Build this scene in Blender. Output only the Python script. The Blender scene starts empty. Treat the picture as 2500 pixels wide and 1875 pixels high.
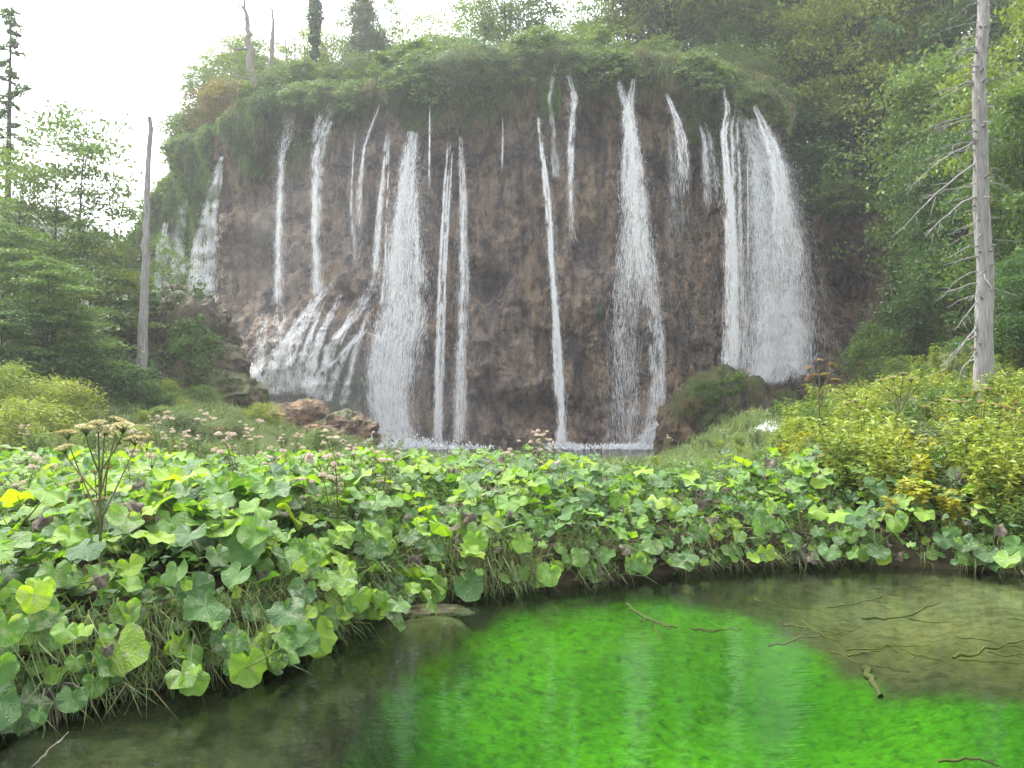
import bpy, math, random
import numpy as np
from mathutils import Vector
from mathutils.bvhtree import BVHTree

SC = bpy.context.scene
COL = SC.collection
rng = np.random.default_rng(7)
random.seed(7)
R = math.radians
HAZE = 0.0010                                  # density of the misty air
MIST = 0.009

# ------------------------------------------------------------------ camera
CAM_Z, FPX, PITCH = 1.7, 1925.0, R(2.16)
cam_d = bpy.data.cameras.new('camera')
cam = bpy.data.objects.new('camera', cam_d)
COL.objects.link(cam)
cam.location = (0, 0, CAM_Z)
cam.rotation_euler = (R(90) + PITCH, 0, 0)
cam_d.sensor_width = 36.0
cam_d.lens = 36.0 * FPX / 2500.0
cam_d.clip_start = 0.05
cam_d.clip_end = 2000
SC.camera = cam

# ------------------------------------------------------------------ sky and sun
SUN_EL, SUN_AZ = R(58), R(-52)
world = bpy.data.worlds.new('World')
SC.world = world
world.use_nodes = True
wn = world.node_tree.nodes; wl = world.node_tree.links
wn.clear()
w_out = wn.new('ShaderNodeOutputWorld'); w_bg = wn.new('ShaderNodeBackground')
w_sky = wn.new('ShaderNodeTexSky'); w_hs = wn.new('ShaderNodeHueSaturation')
w_sky.sky_type = 'NISHITA'; w_sky.sun_disc = False
w_sky.sun_elevation = SUN_EL; w_sky.sun_rotation = SUN_AZ
w_sky.air_density = 1.0; w_sky.dust_density = 6.0; w_sky.ozone_density = 1.0
w_hs.inputs['Saturation'].default_value = 0.22      # overcast: a white cloud layer
w_bg.inputs['Strength'].default_value = 0.15
w_mx = wn.new('ShaderNodeMix'); w_mx.data_type = 'RGBA'; w_mx.inputs[0].default_value = 0.55
w_mx.inputs[7].default_value = (3.9, 4.0, 4.15, 1)      # the even light of the cloud layer
wl.new(w_sky.outputs[0], w_hs.inputs['Color']); wl.new(w_hs.outputs[0], w_mx.inputs[6]); wl.new(w_mx.outputs[2], w_bg.inputs['Color'])
wl.new(w_bg.outputs[0], w_out.inputs['Surface'])
sun_d = bpy.data.lights.new('sun', 'SUN')
sun_d.energy = 1.5; sun_d.angle = R(22); sun_d.color = (1.0, 0.96, 0.88)
sun = bpy.data.objects.new('sun', sun_d); COL.objects.link(sun)
_sd = Vector((math.sin(SUN_AZ) * math.cos(SUN_EL), math.cos(SUN_AZ) * math.cos(SUN_EL), math.sin(SUN_EL)))
sun.rotation_euler = _sd.to_track_quat('Z', 'Y').to_euler()
sun.location = (-30, 30, 60)

vs = SC.view_settings
vs.view_transform = 'Standard'; vs.look = 'None'; vs.gamma = 1.0; vs.use_curve_mapping = False
vs.exposure = 2.55
SC.display_settings.display_device = 'sRGB'
cy = SC.cycles
cy.max_bounces = 4; cy.diffuse_bounces = 2; cy.glossy_bounces = 2; cy.transmission_bounces = 3
cy.transparent_max_bounces = 6; cy.volume_bounces = 0
cy.use_adaptive_sampling = True; cy.adaptive_threshold = 0.02
cy.use_denoising = True
cy.caustics_reflective = False; cy.caustics_refractive = False

# ------------------------------------------------------------------ projection helpers (photo pixel <-> place)
CT, ST = math.cos(PITCH), math.sin(PITCH)
def ray(px, py):
    px = np.asarray(px, float); py = np.asarray(py, float)
    a = (px - 1250) / FPX; b = (937.5 - py) / FPX
    return np.stack([a, CT - b * ST, ST + b * CT], -1)
def P(px, py, Y):
    d = ray(px, py)
    s = np.asarray(Y, float) / d[..., 1]
    return d * s[..., None] + np.array([0, 0, CAM_Z])
def proj(p):
    q = np.asarray(p, float) - np.array([0, 0, CAM_Z])
    f = q[..., 1] * CT + q[..., 2] * ST
    u = -q[..., 1] * ST + q[..., 2] * CT
    f = np.where(f < 0.05, 0.05, f)
    return 1250 + FPX * q[..., 0] / f, 937.5 - FPX * u / f

# ------------------------------------------------------------------ noise
def _hash(ix, iy, iz, seed):
    n = (ix * 374761393 + iy * 668265263 + iz * 1440662683 + seed * 974634757) & 0xffffffff
    n = ((n ^ (n >> 13)) * 1274126177) & 0xffffffff
    n = ((n ^ (n >> 15)) * 2246822519) & 0xffffffff
    return ((n ^ (n >> 16)) & 0xffffff) / float(0xffffff)
def vnoise(x, y, z=0.0, seed=0):
    x, y, z = np.broadcast_arrays(np.asarray(x, float), np.asarray(y, float), np.asarray(z, float))
    xi = np.floor(x).astype(np.int64); yi = np.floor(y).astype(np.int64); zi = np.floor(z).astype(np.int64)
    f = lambda t: t * t * t * (t * (t * 6 - 15) + 10)
    u, v, w = f(x - xi), f(y - yi), f(z - zi)
    r = 0
    for dx in (0, 1):
        for dy in (0, 1):
            for dz in (0, 1):
                r = r + _hash(xi + dx, yi + dy, zi + dz, seed) * (u if dx else 1 - u) * (v if dy else 1 - v) * (w if dz else 1 - w)
    return r * 2 - 1
def fbm(x, y, z=0.0, oct=4, seed=0, gain=0.5, ridged=False):
    s = 0; a = 1.0; t = 0
    for o in range(oct):
        n = vnoise(x * 2.03 ** o + 17.3 * o, y * 2.03 ** o - 9.1 * o, np.asarray(z) * 2.03 ** o + 3.7 * o, seed + o)
        if ridged: n = 1 - 2 * np.abs(n)
        s = s + n * a; t += a; a *= gain
    return s / t
def S(t):
    t = np.clip(t, 0, 1); return t * t * (3 - 2 * t)

# ------------------------------------------------------------------ mesh helpers
class MB:
    """collects pieces (vertices + equal-sided faces) of ONE mesh"""
    def __init__(s): s.v = []; s.f = []; s.n = 0; s.m = []; s.sm = []
    def add(s, v, f, mat=0, smooth=True):
        v = np.asarray(v, float).reshape(-1, 3); f = np.asarray(f, np.int64)
        s.v.append(v); s.f.append(f + s.n); s.n += len(v); s.m.append(mat); s.sm.append(smooth); return s
    def mesh(s, name, mats):
        me = bpy.data.meshes.new(name)
        V = np.concatenate(s.v) if s.v else np.zeros((0, 3))
        me.vertices.add(len(V)); me.vertices.foreach_set('co', V.astype(np.float32).ravel())
        loops = np.concatenate([f.ravel() for f in s.f]); tot = np.concatenate([np.full(len(f), f.shape[1]) for f in s.f])
        st = np.concatenate([[0], np.cumsum(tot)[:-1]])
        me.loops.add(len(loops)); me.loops.foreach_set('vertex_index', loops.astype(np.int32))
        me.polygons.add(len(tot)); me.polygons.foreach_set('loop_start', st.astype(np.int32))
        me.polygons.foreach_set('loop_total', tot.astype(np.int32))
        me.polygons.foreach_set('material_index', np.concatenate([np.full(len(f), m) for f, m in zip(s.f, s.m)]).astype(np.int32))
        me.polygons.foreach_set('use_smooth', np.concatenate([np.full(len(f), b) for f, b in zip(s.f, s.sm)]))
        for m in (mats if isinstance(mats, (list, tuple)) else [mats]): me.materials.append(m)
        me.update(calc_edges=True); me.validate()
        return me
def attr(me, name, vals):
    a = me.attributes.new(name, 'FLOAT', 'POINT'); a.data.foreach_set('value', np.asarray(vals, np.float32))
def obj(name, me, parent=None, loc=(0, 0, 0), rot=(0, 0, 0), sc=1.0):
    o = bpy.data.objects.new(name, me); COL.objects.link(o)
    o.location = loc; o.rotation_euler = rot; o.scale = (sc, sc, sc) if np.isscalar(sc) else sc
    if parent: o.parent = parent
    return o
def tag(o, label=None, cat=None, group=None, kind=None):
    if label: o['label'] = label
    if cat: o['category'] = cat
    if group: o['group'] = group
    if kind: o['kind'] = kind
    return o
def grid_faces(nu, nv, wrap_u=False):
    i, j = np.meshgrid(np.arange(nu if wrap_u else nu - 1), np.arange(nv - 1), indexing='ij')
    i2 = (i + 1) % nu
    return np.stack([i * nv + j, i2 * nv + j, i2 * nv + j + 1, i * nv + j + 1], -1).reshape(-1, 4)
def tube(pts, rad, n=6, flute=0.0):
    pts = np.asarray(pts, float); rad = np.broadcast_to(np.asarray(rad, float), (len(pts),))
    t = np.gradient(pts, axis=0); t /= np.linalg.norm(t, axis=1, keepdims=True) + 1e-9
    ref = np.where(np.abs(t[:, 2:3]) > 0.9, np.array([[1.0, 0, 0]]), np.array([[0, 0, 1.0]]))
    a = np.cross(t, ref); a /= np.linalg.norm(a, axis=1, keepdims=True) + 1e-9
    b = np.cross(t, a)
    th = np.arange(n) * 2 * np.pi / n
    rr = rad[None, :] * (1 + flute * rng.standard_normal((n, len(pts))))
    v = pts[None] + rr[..., None] * (np.cos(th)[:, None, None] * a[None] + np.sin(th)[:, None, None] * b[None])
    return v.reshape(-1, 3), grid_faces(n, len(pts), True)
def bez(a, b, c, n=6):
    t = np.linspace(0, 1, n)[:, None]
    return (1 - t) ** 2 * np.asarray(a) + 2 * t * (1 - t) * np.asarray(b) + t * t * np.asarray(c)
def unit(v): return v / (np.linalg.norm(v, axis=-1, keepdims=True) + 1e-9)
def leaf_quads(C, N, D, size, aspect=0.5, fold=0.12):
    """folded diamond leaves: centre, normal, direction, size"""
    N = unit(N); D = unit(D - (D * N).sum(-1, keepdims=True) * N); Sx = np.cross(N, D)
    s = np.broadcast_to(np.asarray(size, float), (len(C),))[:, None]
    v = np.stack([C - .5 * s * D, C + .5 * aspect * s * Sx + fold * s * N - .06 * s * D, C + .5 * s * D, C - .5 * aspect * s * Sx + fold * s * N - .06 * s * D], 1)
    return v.reshape(-1, 3), np.arange(len(C) * 4).reshape(-1, 4)

# ------------------------------------------------------------------ materials
def mat(name):
    m = bpy.data.materials.new(name); m.use_nodes = True
    nt = m.node_tree; nt.nodes.clear()
    out = nt.nodes.new('ShaderNodeOutputMaterial')
    return m, nt, out
def N_(nt, t, **k):
    n = nt.nodes.new(t)
    for a, b in k.items():
        if a.startswith('i_'): n.inputs[a[2:].replace('_', ' ')].default_value = b
        else: setattr(n, a, b)
    return n
def noise_node(nt, scale, detail=4, rough=0.55, vec=None, dist=0.0):
    n = N_(nt, 'ShaderNodeTexNoise'); n.inputs['Scale'].default_value = scale
    n.inputs['Detail'].default_value = detail; n.inputs['Roughness'].default_value = rough; n.inputs['Distortion'].default_value = dist
    if vec is not None: nt.links.new(vec, n.inputs['Vector'])
    return n
def ramp(nt, fac, stops):
    r = N_(nt, 'ShaderNodeValToRGB'); e = r.color_ramp.elements
    while len(e) < len(stops): e.new(0.5)
    for el, (p, c) in zip(e, stops): el.position = p; el.color = (*c, 1) if len(c) == 3 else c
    nt.links.new(fac, r.inputs['Fac']); return r.outputs['Color']
def mix(nt, fac, a, b, mode='MIX'):
    m = N_(nt, 'ShaderNodeMix', data_type='RGBA', blend_type=mode)
    for s, v in ((m.inputs[0], fac), (m.inputs[6], a), (m.inputs[7], b)):
        if isinstance(v, (int, float)): s.default_value = v
        elif isinstance(v, tuple): s.default_value = (*v, 1)
        else: nt.links.new(v, s)
    return m.outputs[2]
def math_(nt, op, a, b=None, c=None, clamp=False):
    m = N_(nt, 'ShaderNodeMath', operation=op); m.use_clamp = clamp
    for s, v in zip(m.inputs, (a, b, c)):
        if v is None: continue
        if isinstance(v, (int, float)): s.default_value = v
        else: nt.links.new(v, s)
    return m.outputs[0]
def attr_node(nt, name): return N_(nt, 'ShaderNodeAttribute', attribute_name=name).outputs['Fac']
def bump(nt, h, strength=0.5, dist=0.1):
    b = N_(nt, 'ShaderNodeBump'); b.inputs['Strength'].default_value = strength; b.inputs['Distance'].default_value = dist
    nt.links.new(h, b.inputs['Height']); return b.outputs[0]
def pos(nt): return N_(nt, 'ShaderNodeNewGeometry').outputs['Position']
def objco(nt): return N_(nt, 'ShaderNodeTexCoord').outputs['Object']
def scaled(nt, vec, s):
    m = N_(nt, 'ShaderNodeMapping'); m.inputs['Scale'].default_value = s; nt.links.new(vec, m.inputs['Vector']); return m.outputs[0]
def prin(nt, out, col, rough=0.8, spec=0.3, normal=None):
    b = N_(nt, 'ShaderNodeBsdfPrincipled')
    for s, v in ((b.inputs['Base Color'], col), (b.inputs['Roughness'], rough), (b.inputs['Specular IOR Level'], spec)):
        if isinstance(v, (int, float)): s.default_value = v
        elif isinstance(v, tuple): s.default_value = (*v, 1)
        else: nt.links.new(v, s)
    if normal is not None: nt.links.new(normal, b.inputs['Normal'])
    nt.links.new(b.outputs[0], out.inputs['Surface']); return b
def leaf_mat(name, c1, c2, c3, trans=0.4, rough=0.55, spec=0.3, objvar=0.6, patch=None):
    """small-leaf foliage: colour differs from leaf to leaf and from plant to plant"""
    m, nt, out = mat(name)
    ri = N_(nt, 'ShaderNodeNewGeometry').outputs['Random Per Island']
    ro = N_(nt, 'ShaderNodeObjectInfo').outputs['Random']
    f = math_(nt, 'ADD', math_(nt, 'MULTIPLY', ri, 1 - objvar), math_(nt, 'MULTIPLY', ro, objvar))
    c = ramp(nt, f, [(0.0, c1), (0.5, c2), (1.0, c3)])
    if patch:
        pn = noise_node(nt, .55, 4, .6, pos(nt))
        c = mix(nt, ramp(nt, pn.outputs[0], [(.46, (0, 0, 0)), (.62, (.85, .85, .85))]), c, patch)
        c = mix(nt, 1.0, c, ramp(nt, noise_node(nt, .9, 3, .5, scaled(nt, pos(nt), (1, 1, .5))).outputs[0], [(.3, (.5, .5, .5)), (.7, (1.35, 1.35, 1.35))]), 'MULTIPLY')
    d = N_(nt, 'ShaderNodeBsdfPrincipled'); d.inputs['Roughness'].default_value = rough; d.inputs['Specular IOR Level'].default_value = spec
    t = N_(nt, 'ShaderNodeBsdfTranslucent'); mx = N_(nt, 'ShaderNodeMixShader'); mx.inputs[0].default_value = trans
    tc = mix(nt, 1.0, c, (1.25, 1.2, 0.55), 'MULTIPLY')
    nt.links.new(c, d.inputs['Base Color']); nt.links.new(tc, t.inputs['Color'])
    nt.links.new(d.outputs[0], mx.inputs[1]); nt.links.new(t.outputs[0], mx.inputs[2]); nt.links.new(mx.outputs[0], out.inputs['Surface'])
    return m
def bark_mat(name, c1, c2, sc=(6, 6, 1.2), bstr=0.6):
    m, nt, out = mat(name)
    v = scaled(nt, objco(nt), sc)
    n = noise_node(nt, 3.0, 6, 0.65, v); n2 = noise_node(nt, 0.6, 3, 0.5, objco(nt))
    c = mix(nt, math_(nt, 'MULTIPLY', n2.outputs[0], 0.7), ramp(nt, n.outputs[0], [(0.3, c1), (0.7, c2)]), tuple(x * .55 for x in c1))
    prin(nt, out, c, 0.9, 0.15, bump(nt, n.outputs[0], bstr, 0.03)); return m
M = {}
M['leaf_mid'] = leaf_mat('foliage_mid_green', (.06, .115, .024), (.09, .165, .034), (.15, .215, .045), 0.36)
M['leaf_dark'] = leaf_mat('foliage_dark_green', (.032, .075, .022), (.052, .115, .030), (.085, .155, .038), 0.34)
M['leaf_lime'] = leaf_mat('foliage_yellow_green', (.12, .18, .028), (.175, .235, .036), (.25, .29, .045), 0.36)
M['leaf_grey'] = leaf_mat('foliage_grey_green', (.07, .11, .05), (.10, .145, .065), (.14, .18, .08), 0.35)
M['leaf_autumn'] = leaf_mat('foliage_autumn', (.10, .11, .03), (.15, .12, .045), (.12, .16, .04), 0.4)
M['leaf_yellow'] = leaf_mat('foliage_yellow', (.22, .25, .03), (.30, .29, .035), (.18, .25, .03), 0.4)
M['grass'] = leaf_mat('grass_blades', (.085, .14, .05), (.135, .20, .075), (.20, .24, .11), 0.35, objvar=0.0)
M['dry_grass'] = leaf_mat('dry_grass_blades', (.12, .11, .05), (.20, .17, .08), (.10, .13, .04), 0.3, objvar=0.0)
M['moss'] = leaf_mat('hanging_moss', (.045, .095, .022), (.08, .155, .032), (.12, .18, .045), 0.34, objvar=0.0, patch=(.13, .11, .06))
M['moss_bright'] = leaf_mat('bright_moss', (.06, .12, .02), (.10, .19, .025), (.14, .21, .04), 0.35, objvar=0.0)
M['bark'] = bark_mat('bark_brown', (.035, .028, .02), (.09, .075, .055))
M['bark_grey'] = bark_mat('bark_silver_dead', (.12, .115, .11), (.40, .39, .37), (9, 9, .8), 1.0)
M['bark_pale'] = bark_mat('bark_pale', (.12, .11, .09), (.27, .25, .21), (5, 5, 1.0))
M['stalk'] = bark_mat('herb_stalk', (.07, .075, .03), (.13, .12, .05))
M['stalk_dry'] = bark_mat('dry_stalk', (.05, .035, .022), (.11, .08, .05))
M['pink'] = leaf_mat('agrimony_flowers', (.38, .29, .29), (.48, .40, .38), (.38, .33, .28), 0.3, objvar=0.5)
M['umbel'] = leaf_mat('angelica_umbels', (.28, .27, .13), (.38, .36, .20), (.32, .26, .15), 0.25, objvar=0.7)
M['umbel_red'] = leaf_mat('angelica_umbels_rusty', (.20, .10, .06), (.30, .19, .11), (.26, .24, .10), 0.25, objvar=0.2)

def rock_mat(name, base, dark, ochre, mossc, use_attr=True, mossy=0.0):
    m, nt, out = mat(name)
    p = pos(nt)
    n1 = noise_node(nt, 0.35, 6, 0.6, scaled(nt, p, (1, 1, .6)))
    n2 = noise_node(nt, 1.3, 8, 0.65, scaled(nt, p, (1, 1, .45)), 0.6)
    n3 = noise_node(nt, 7.0, 6, 0.7, p)
    streak = noise_node(nt, 2.2, 5, 0.6, scaled(nt, p, (1.6, 1.6, .12)))
    c = mix(nt, ramp(nt, n1.outputs[0], [(.42, (0, 0, 0)), (.66, (1, 1, 1))]), base, ochre)
    c = mix(nt, ramp(nt, n2.outputs[0], [(.40, (1, 1, 1)), (.56, (0, 0, 0))]), c, dark)
    c = mix(nt, ramp(nt, streak.outputs[0], [(.52, (0, 0, 0)), (.72, (.7, .7, .7))]), c, tuple(x * .62 for x in dark))
    st2 = noise_node(nt, 1.1, 6, .6, scaled(nt, p, (1.3, 1.3, .07)))
    c = mix(nt, ramp(nt, st2.outputs[0], [(.50, (0, 0, 0)), (.66, (.75, .75, .75))]), c, tuple(x * .5 for x in dark))
    c = mix(nt, ramp(nt, st2.outputs[0], [(.30, (.55, .55, .55)), (.42, (0, 0, 0))]), c, (.26, .235, .21))
    c = mix(nt, 1.0, c, ramp(nt, n3.outputs[0], [(.3, (.62, .62, .62)), (.7, (1.25, 1.22, 1.2))]), 'MULTIPLY')
    if use_attr:
        mf = math_(nt, 'ADD', attr_node(nt, 'moss'), math_(nt, 'MULTIPLY', math_(nt, 'SUBTRACT', n2.outputs[0], 0.5), 1.4))
        mf = ramp(nt, mf, [(.42, (0, 0, 0)), (.62, (1, 1, 1))])
        mcol = mix(nt, n3.outputs[0], tuple(x * .6 for x in mossc), tuple(x * 1.3 for x in mossc))
        c = mix(nt, mf, c, mcol)
    h = math_(nt, 'ADD', math_(nt, 'MULTIPLY', n2.outputs[0], 1.0), math_(nt, 'MULTIPLY', n3.outputs[0], .3))
    h = math_(nt, 'ADD', h, math_(nt, 'MULTIPLY', streak.outputs[0], .5))
    vo = N_(nt, 'ShaderNodeTexVoronoi', feature='F1'); vo.inputs['Scale'].default_value = 1.5
    wv = N_(nt, 'ShaderNodeMix', data_type='VECTOR'); wv.inputs[0].default_value = .35
    nt.links.new(scaled(nt, p, (1, 1, .5)), wv.inputs[4]); nt.links.new(n2.outputs['Color'], wv.inputs[5]); nt.links.new(wv.outputs[1], vo.inputs['Vector'])
    h = math_(nt, 'ADD', h, math_(nt, 'MULTIPLY', vo.outputs['Distance'], .8))
    prin(nt, out, c, 0.75, 0.35, bump(nt, h, 1.0, 0.6)); return m
M['cliff'] = rock_mat('tufa_cliff_rock', (.275, .22, .178), (.075, .062, .056), (.37, .255, .14), (.055, .085, .022))
M['tan_rock'] = rock_mat('tan_travertine', (.30, .21, .12), (.13, .09, .06), (.36, .23, .11), (.06, .085, .03))
M['boulder'] = rock_mat('mossy_boulder_rock', (.14, .115, .075), (.05, .042, .032), (.20, .13, .06), (.075, .09, .028))

# ------------------------------------------------------------------ ground with the pond bed
WL = np.array([(-150, -150), (-40, -45), (-14, -8), (-9, -2.2), (-6, 1.2), (-4, 3.3), (-2.83, 4.36), (-2.38, 4.81), (-1.99, 5.1), (-1.73, 5.5), (-1.42, 5.95), (-1.2, 6.7), (-.97, 7.4), (-.2, 7.6),
               (.62, 7.9), (1.5, 8.4), (2.5, 8.75), (4.0, 9.05), (4.8, 8.75), (5.5, 8.3), (7.2, 7.6), (10, 5), (14, -2), (40, -45), (150, -150)], float)
def waterline(X):
    y = 0
    for k in (-.25, -.12, 0, .12, .25): y = y + np.interp(np.asarray(X) + k, WL[:, 0], WL[:, 1]) / 5
    return y
def shore_d(X, Y):
    s = (waterline(np.asarray(X) + .2) - waterline(np.asarray(X) - .2)) / .4
    return (Y - waterline(X) + 0.10 * fbm(X * 1.7, Y * 1.7, 0, 3, 51)) / np.sqrt(1 + s * s)
def pool_e(X, Y):
    return np.sqrt(((X - 1.6) / 9.0) ** 2 + ((Y - 35.5) / 9.5) ** 2) + 0.05 * fbm(X * .5, Y * .5, 0, 3, 61)
def land(X, Y):
    X = np.asarray(X, float); Y = np.asarray(Y, float)
    d = shore_d(X, Y)
    bank = 0.34 * S(d / .28) + 0.22 * S((d - .2) / 1.6)
    drop = 1 - 0.85 * S((Y - 11) / 12) * S((X + 9) / 5) * S((9 - X) / 4)
    z = bank * drop
    z = z + 2.0 * S((-X - 5) / 9) * S((Y - 13) / 18)
    z = z + 0.34 * np.maximum(0, np.minimum(-X, 60) - 15) * S((Y - 12) / 20)
    z = z + 1.0 * S((X - 3.5) / 5) * S((Y - 9) / 8)
    z = z + 0.62 * np.maximum(0, np.minimum(X, 45) - 9.5 - 4.2 * S((Y - 22) / 12)) * S((Y - 8) / 18) * (0.4 + 0.6 * S((Y - 10) / 25))
    z = z + (0.10 * fbm(X * .9, Y * .9, 0, 4, 5) + 0.25 * S((Y - 14) / 10) * fbm(X * .3, Y * .3, 0, 3, 6)) * S(d / .8)
    # the pond bed
    bed = -0.10 - 1.0 * S(-d / 2.6)
    sh = np.exp(-(((X - 4.6) / 1.9) ** 2 + ((Y - 7.0) / 1.5) ** 2))
    bed = bed * (1 - .78 * sh)
    bed = bed * (1 - .72 * S((-X - 1.3) / 1.2))
    bar = np.exp(-((((X + .66) / .34) ** 2 + ((Y - 6.78) / .26) ** 2) ** 2))
    bed = bed * (1 - bar) + -0.015 * bar
    bed = bed + 0.05 * fbm(X * 2.6, Y * 2.6, 0, 4, 9) * S(-d / .5) * (1 - bar)
    z = np.where(d > 0, z, np.minimum(bed, -.01))
    e = pool_e(X, Y)
    z = np.where(e < 1.15, z * S((e - .93) / .22) - 0.7 * (1 - S((e - .75) / .25)), z)
    return z
t1 = np.linspace(-1, 1, 310); a1 = 2.2
gx = a1 * np.sinh(t1 * math.asinh(150 / a1))
t2 = np.linspace(math.asinh(-150 / 2.4), math.asinh(160 / 2.4), 330)
gy = 7.2 + 2.4 * np.sinh(t2)
GX, GY = np.meshgrid(gx, gy, indexing='ij')
GZ = land(GX, GY)
gpx, gpy = proj(np.stack([GX, GY, GZ], -1))
# where the vivid algae carpet the bed
yup = np.interp(gpx, [800, 950, 1050, 1150, 1400, 1650, 1800, 1950, 2060, 2150, 2300, 2600], [1900, 1680, 1600, 1540, 1480, 1470, 1510, 1560, 1640, 1690, 1700, 1720])
alg = S(((gpy - yup) / 60 + .9 * fbm(GX * 2.2, GY * 3.2, 0, 5, 33, .6)) * 1.1 + .4)
alg = alg * S((GX + 1.15 + .35 * fbm(GX * 1.5, GY * 1.5, 0, 3, 34)) / .5) * (GY < 12)
gm, nt, out = mat('soil_and_pond_bed')
p_ = pos(nt)
na = noise_node(nt, 1.2, 6, .6, p_); nb = noise_node(nt, 9, 5, .65, p_)
soil = mix(nt, na.outputs[0], (.022, .017, .012), (.06, .046, .03))
soil = mix(nt, attr_node(nt, 'earth'), soil, mix(nt, nb.outputs[0], (.07, .05, .03), (.17, .115, .065)))
soil = mix(nt, attr_node(nt, 'herb'), soil, mix(nt, nb.outputs[0], (.03, .045, .012), (.065, .09, .025)))
silt = mix(nt, ramp(nt, nb.outputs[0], [(.35, (0, 0, 0)), (.65, (1, 1, 1))]), (.010, .013, .006), (.030, .032, .013))
shal = mix(nt, ramp(nt, nb.outputs[0], [(.35, (0, 0, 0)), (.65, (1, 1, 1))]), (.05, .052, .022), (.13, .12, .06))
silt = mix(nt, attr_node(nt, 'shallow'), silt, shal)
nd = noise_node(nt, 10.5, 4, .6, scaled(nt, p_, (1, 1.1, 1)), .2)
nf = noise_node(nt, 1.1, 3, .5, p_)
algc = mix(nt, ramp(nt, nf.outputs[0], [(.3, (0, 0, 0)), (.7, (1, 1, 1))]), (.020, .105, .002), (.056, .205, .003))
ng = noise_node(nt, 15, 5, .7, scaled(nt, p_, (.8, 1.6, 1)), .5)
algc = mix(nt, 1.0, algc, ramp(nt, ng.outputs[0], [(.3, (.45, .5, .45)), (.7, (1.35, 1.3, 1.35))]), 'MULTIPLY')
algc = mix(nt, ramp(nt, nd.outputs[0], [(.32, (1, 1, 1)), (.46, (0, 0, 0))]), algc, (.014, .068, .004))
bedc = mix(nt, attr_node(nt, 'algae'), silt, algc)
colr = mix(nt, attr_node(nt, 'bed'), soil, bedc)
prin(nt, out, colr, .95, .1, bump(nt, nb.outputs[0], .6, .04))
g = MB().add(np.stack([GX, GY, GZ], -1), grid_faces(len(gx), len(gy)))
gme = g.mesh('ground', gm)
attr(gme, 'algae', alg.ravel()); attr(gme, 'bed', (shore_d(GX, GY) < 0.02).astype(float).ravel())
attr(gme, 'shallow', np.clip(np.exp(-(((GX - 5.2) / 2.3) ** 2 + ((GY - 7.6) / 1.3) ** 2) ** 2) * 1.1 + np.exp(-((((GX + .66) / .40) ** 2 + ((GY - 6.78) / .30) ** 2) ** 2)) + .14 * S((-GX - 1.6) / .8) * S((5.0 - GY) / 1.0), 0, 1).ravel())
attr(gme, 'earth', (S((GX - 9) / 4) * S((GY - 18) / 8)).ravel())
attr(gme, 'herb', np.clip(S((GY - 9) / 4) * (1 - .9 * S((GX - 9) / 5)), 0, 1).ravel())
ground = tag(obj('ground', gme), kind='structure')
g_bvh = BVHTree.FromPolygons([Vector(v) for v in np.stack([GX, GY, GZ], -1).reshape(-1, 3)], grid_faces(len(gx), len(gy)).tolist())

# ------------------------------------------------------------------ water
def water_mat(name, tint, rip, bstr):
    m, nt, out = mat(name)
    p = pos(nt)
    w1 = noise_node(nt, rip, 3, .55, scaled(nt, p, (1, 2.6, 1)), .4)
    w2 = noise_node(nt, rip * .22, 2, .5, scaled(nt, p, (1, 1.8, 1)))
    nb_ = bump(nt, math_(nt, 'ADD', w1.outputs[0], math_(nt, 'MULTIPLY', w2.outputs[0], 2.0)), bstr, .02)
    tr = N_(nt, 'ShaderNodeBsdfTransparent'); tr.inputs[0].default_value = (*tint, 1)
    gl = N_(nt, 'ShaderNodeBsdfGlossy'); gl.inputs['Roughness'].default_value = .02
    fr = N_(nt, 'ShaderNodeFresnel'); fr.inputs['IOR'].default_value = 1.33
    nt.links.new(nb_, gl.inputs['Normal']); nt.links.new(nb_, fr.inputs['Normal'])
    mx = N_(nt, 'ShaderNodeMixShader'); nt.links.new(fr.outputs[0], mx.inputs[0]); nt.links.new(tr.outputs[0], mx.inputs[1]); nt.links.new(gl.outputs[0], mx.inputs[2])
    nt.links.new(mx.outputs[0], out.inputs['Surface']); return m
wx = np.linspace(-60, 60, 121); wy = np.linspace(-70, 12, 83)
WX, WY = np.meshgrid(wx, wy, indexing='ij')
wme = MB().add(np.stack([WX, WY, 0 * WX], -1), grid_faces(121, 83)).mesh('pond_water', water_mat('clear_pond_water', (.80, .90, .80), 7.0, .10))
tag(obj('pond_water', wme), kind='structure')
wx = np.linspace(-9.5, 12.5, 45); wy = np.linspace(24, 47, 47)
WX, WY = np.meshgrid(wx, wy, indexing='ij')
wme = MB().add(np.stack([WX, WY, 0 * WX - .02], -1), grid_faces(45, 47)).mesh('plunge_pool_water', water_mat('plunge_pool_water', (.35, .42, .36), 3.0, .9))
tag(obj('plunge_pool_water', wme), kind='structure')

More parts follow.
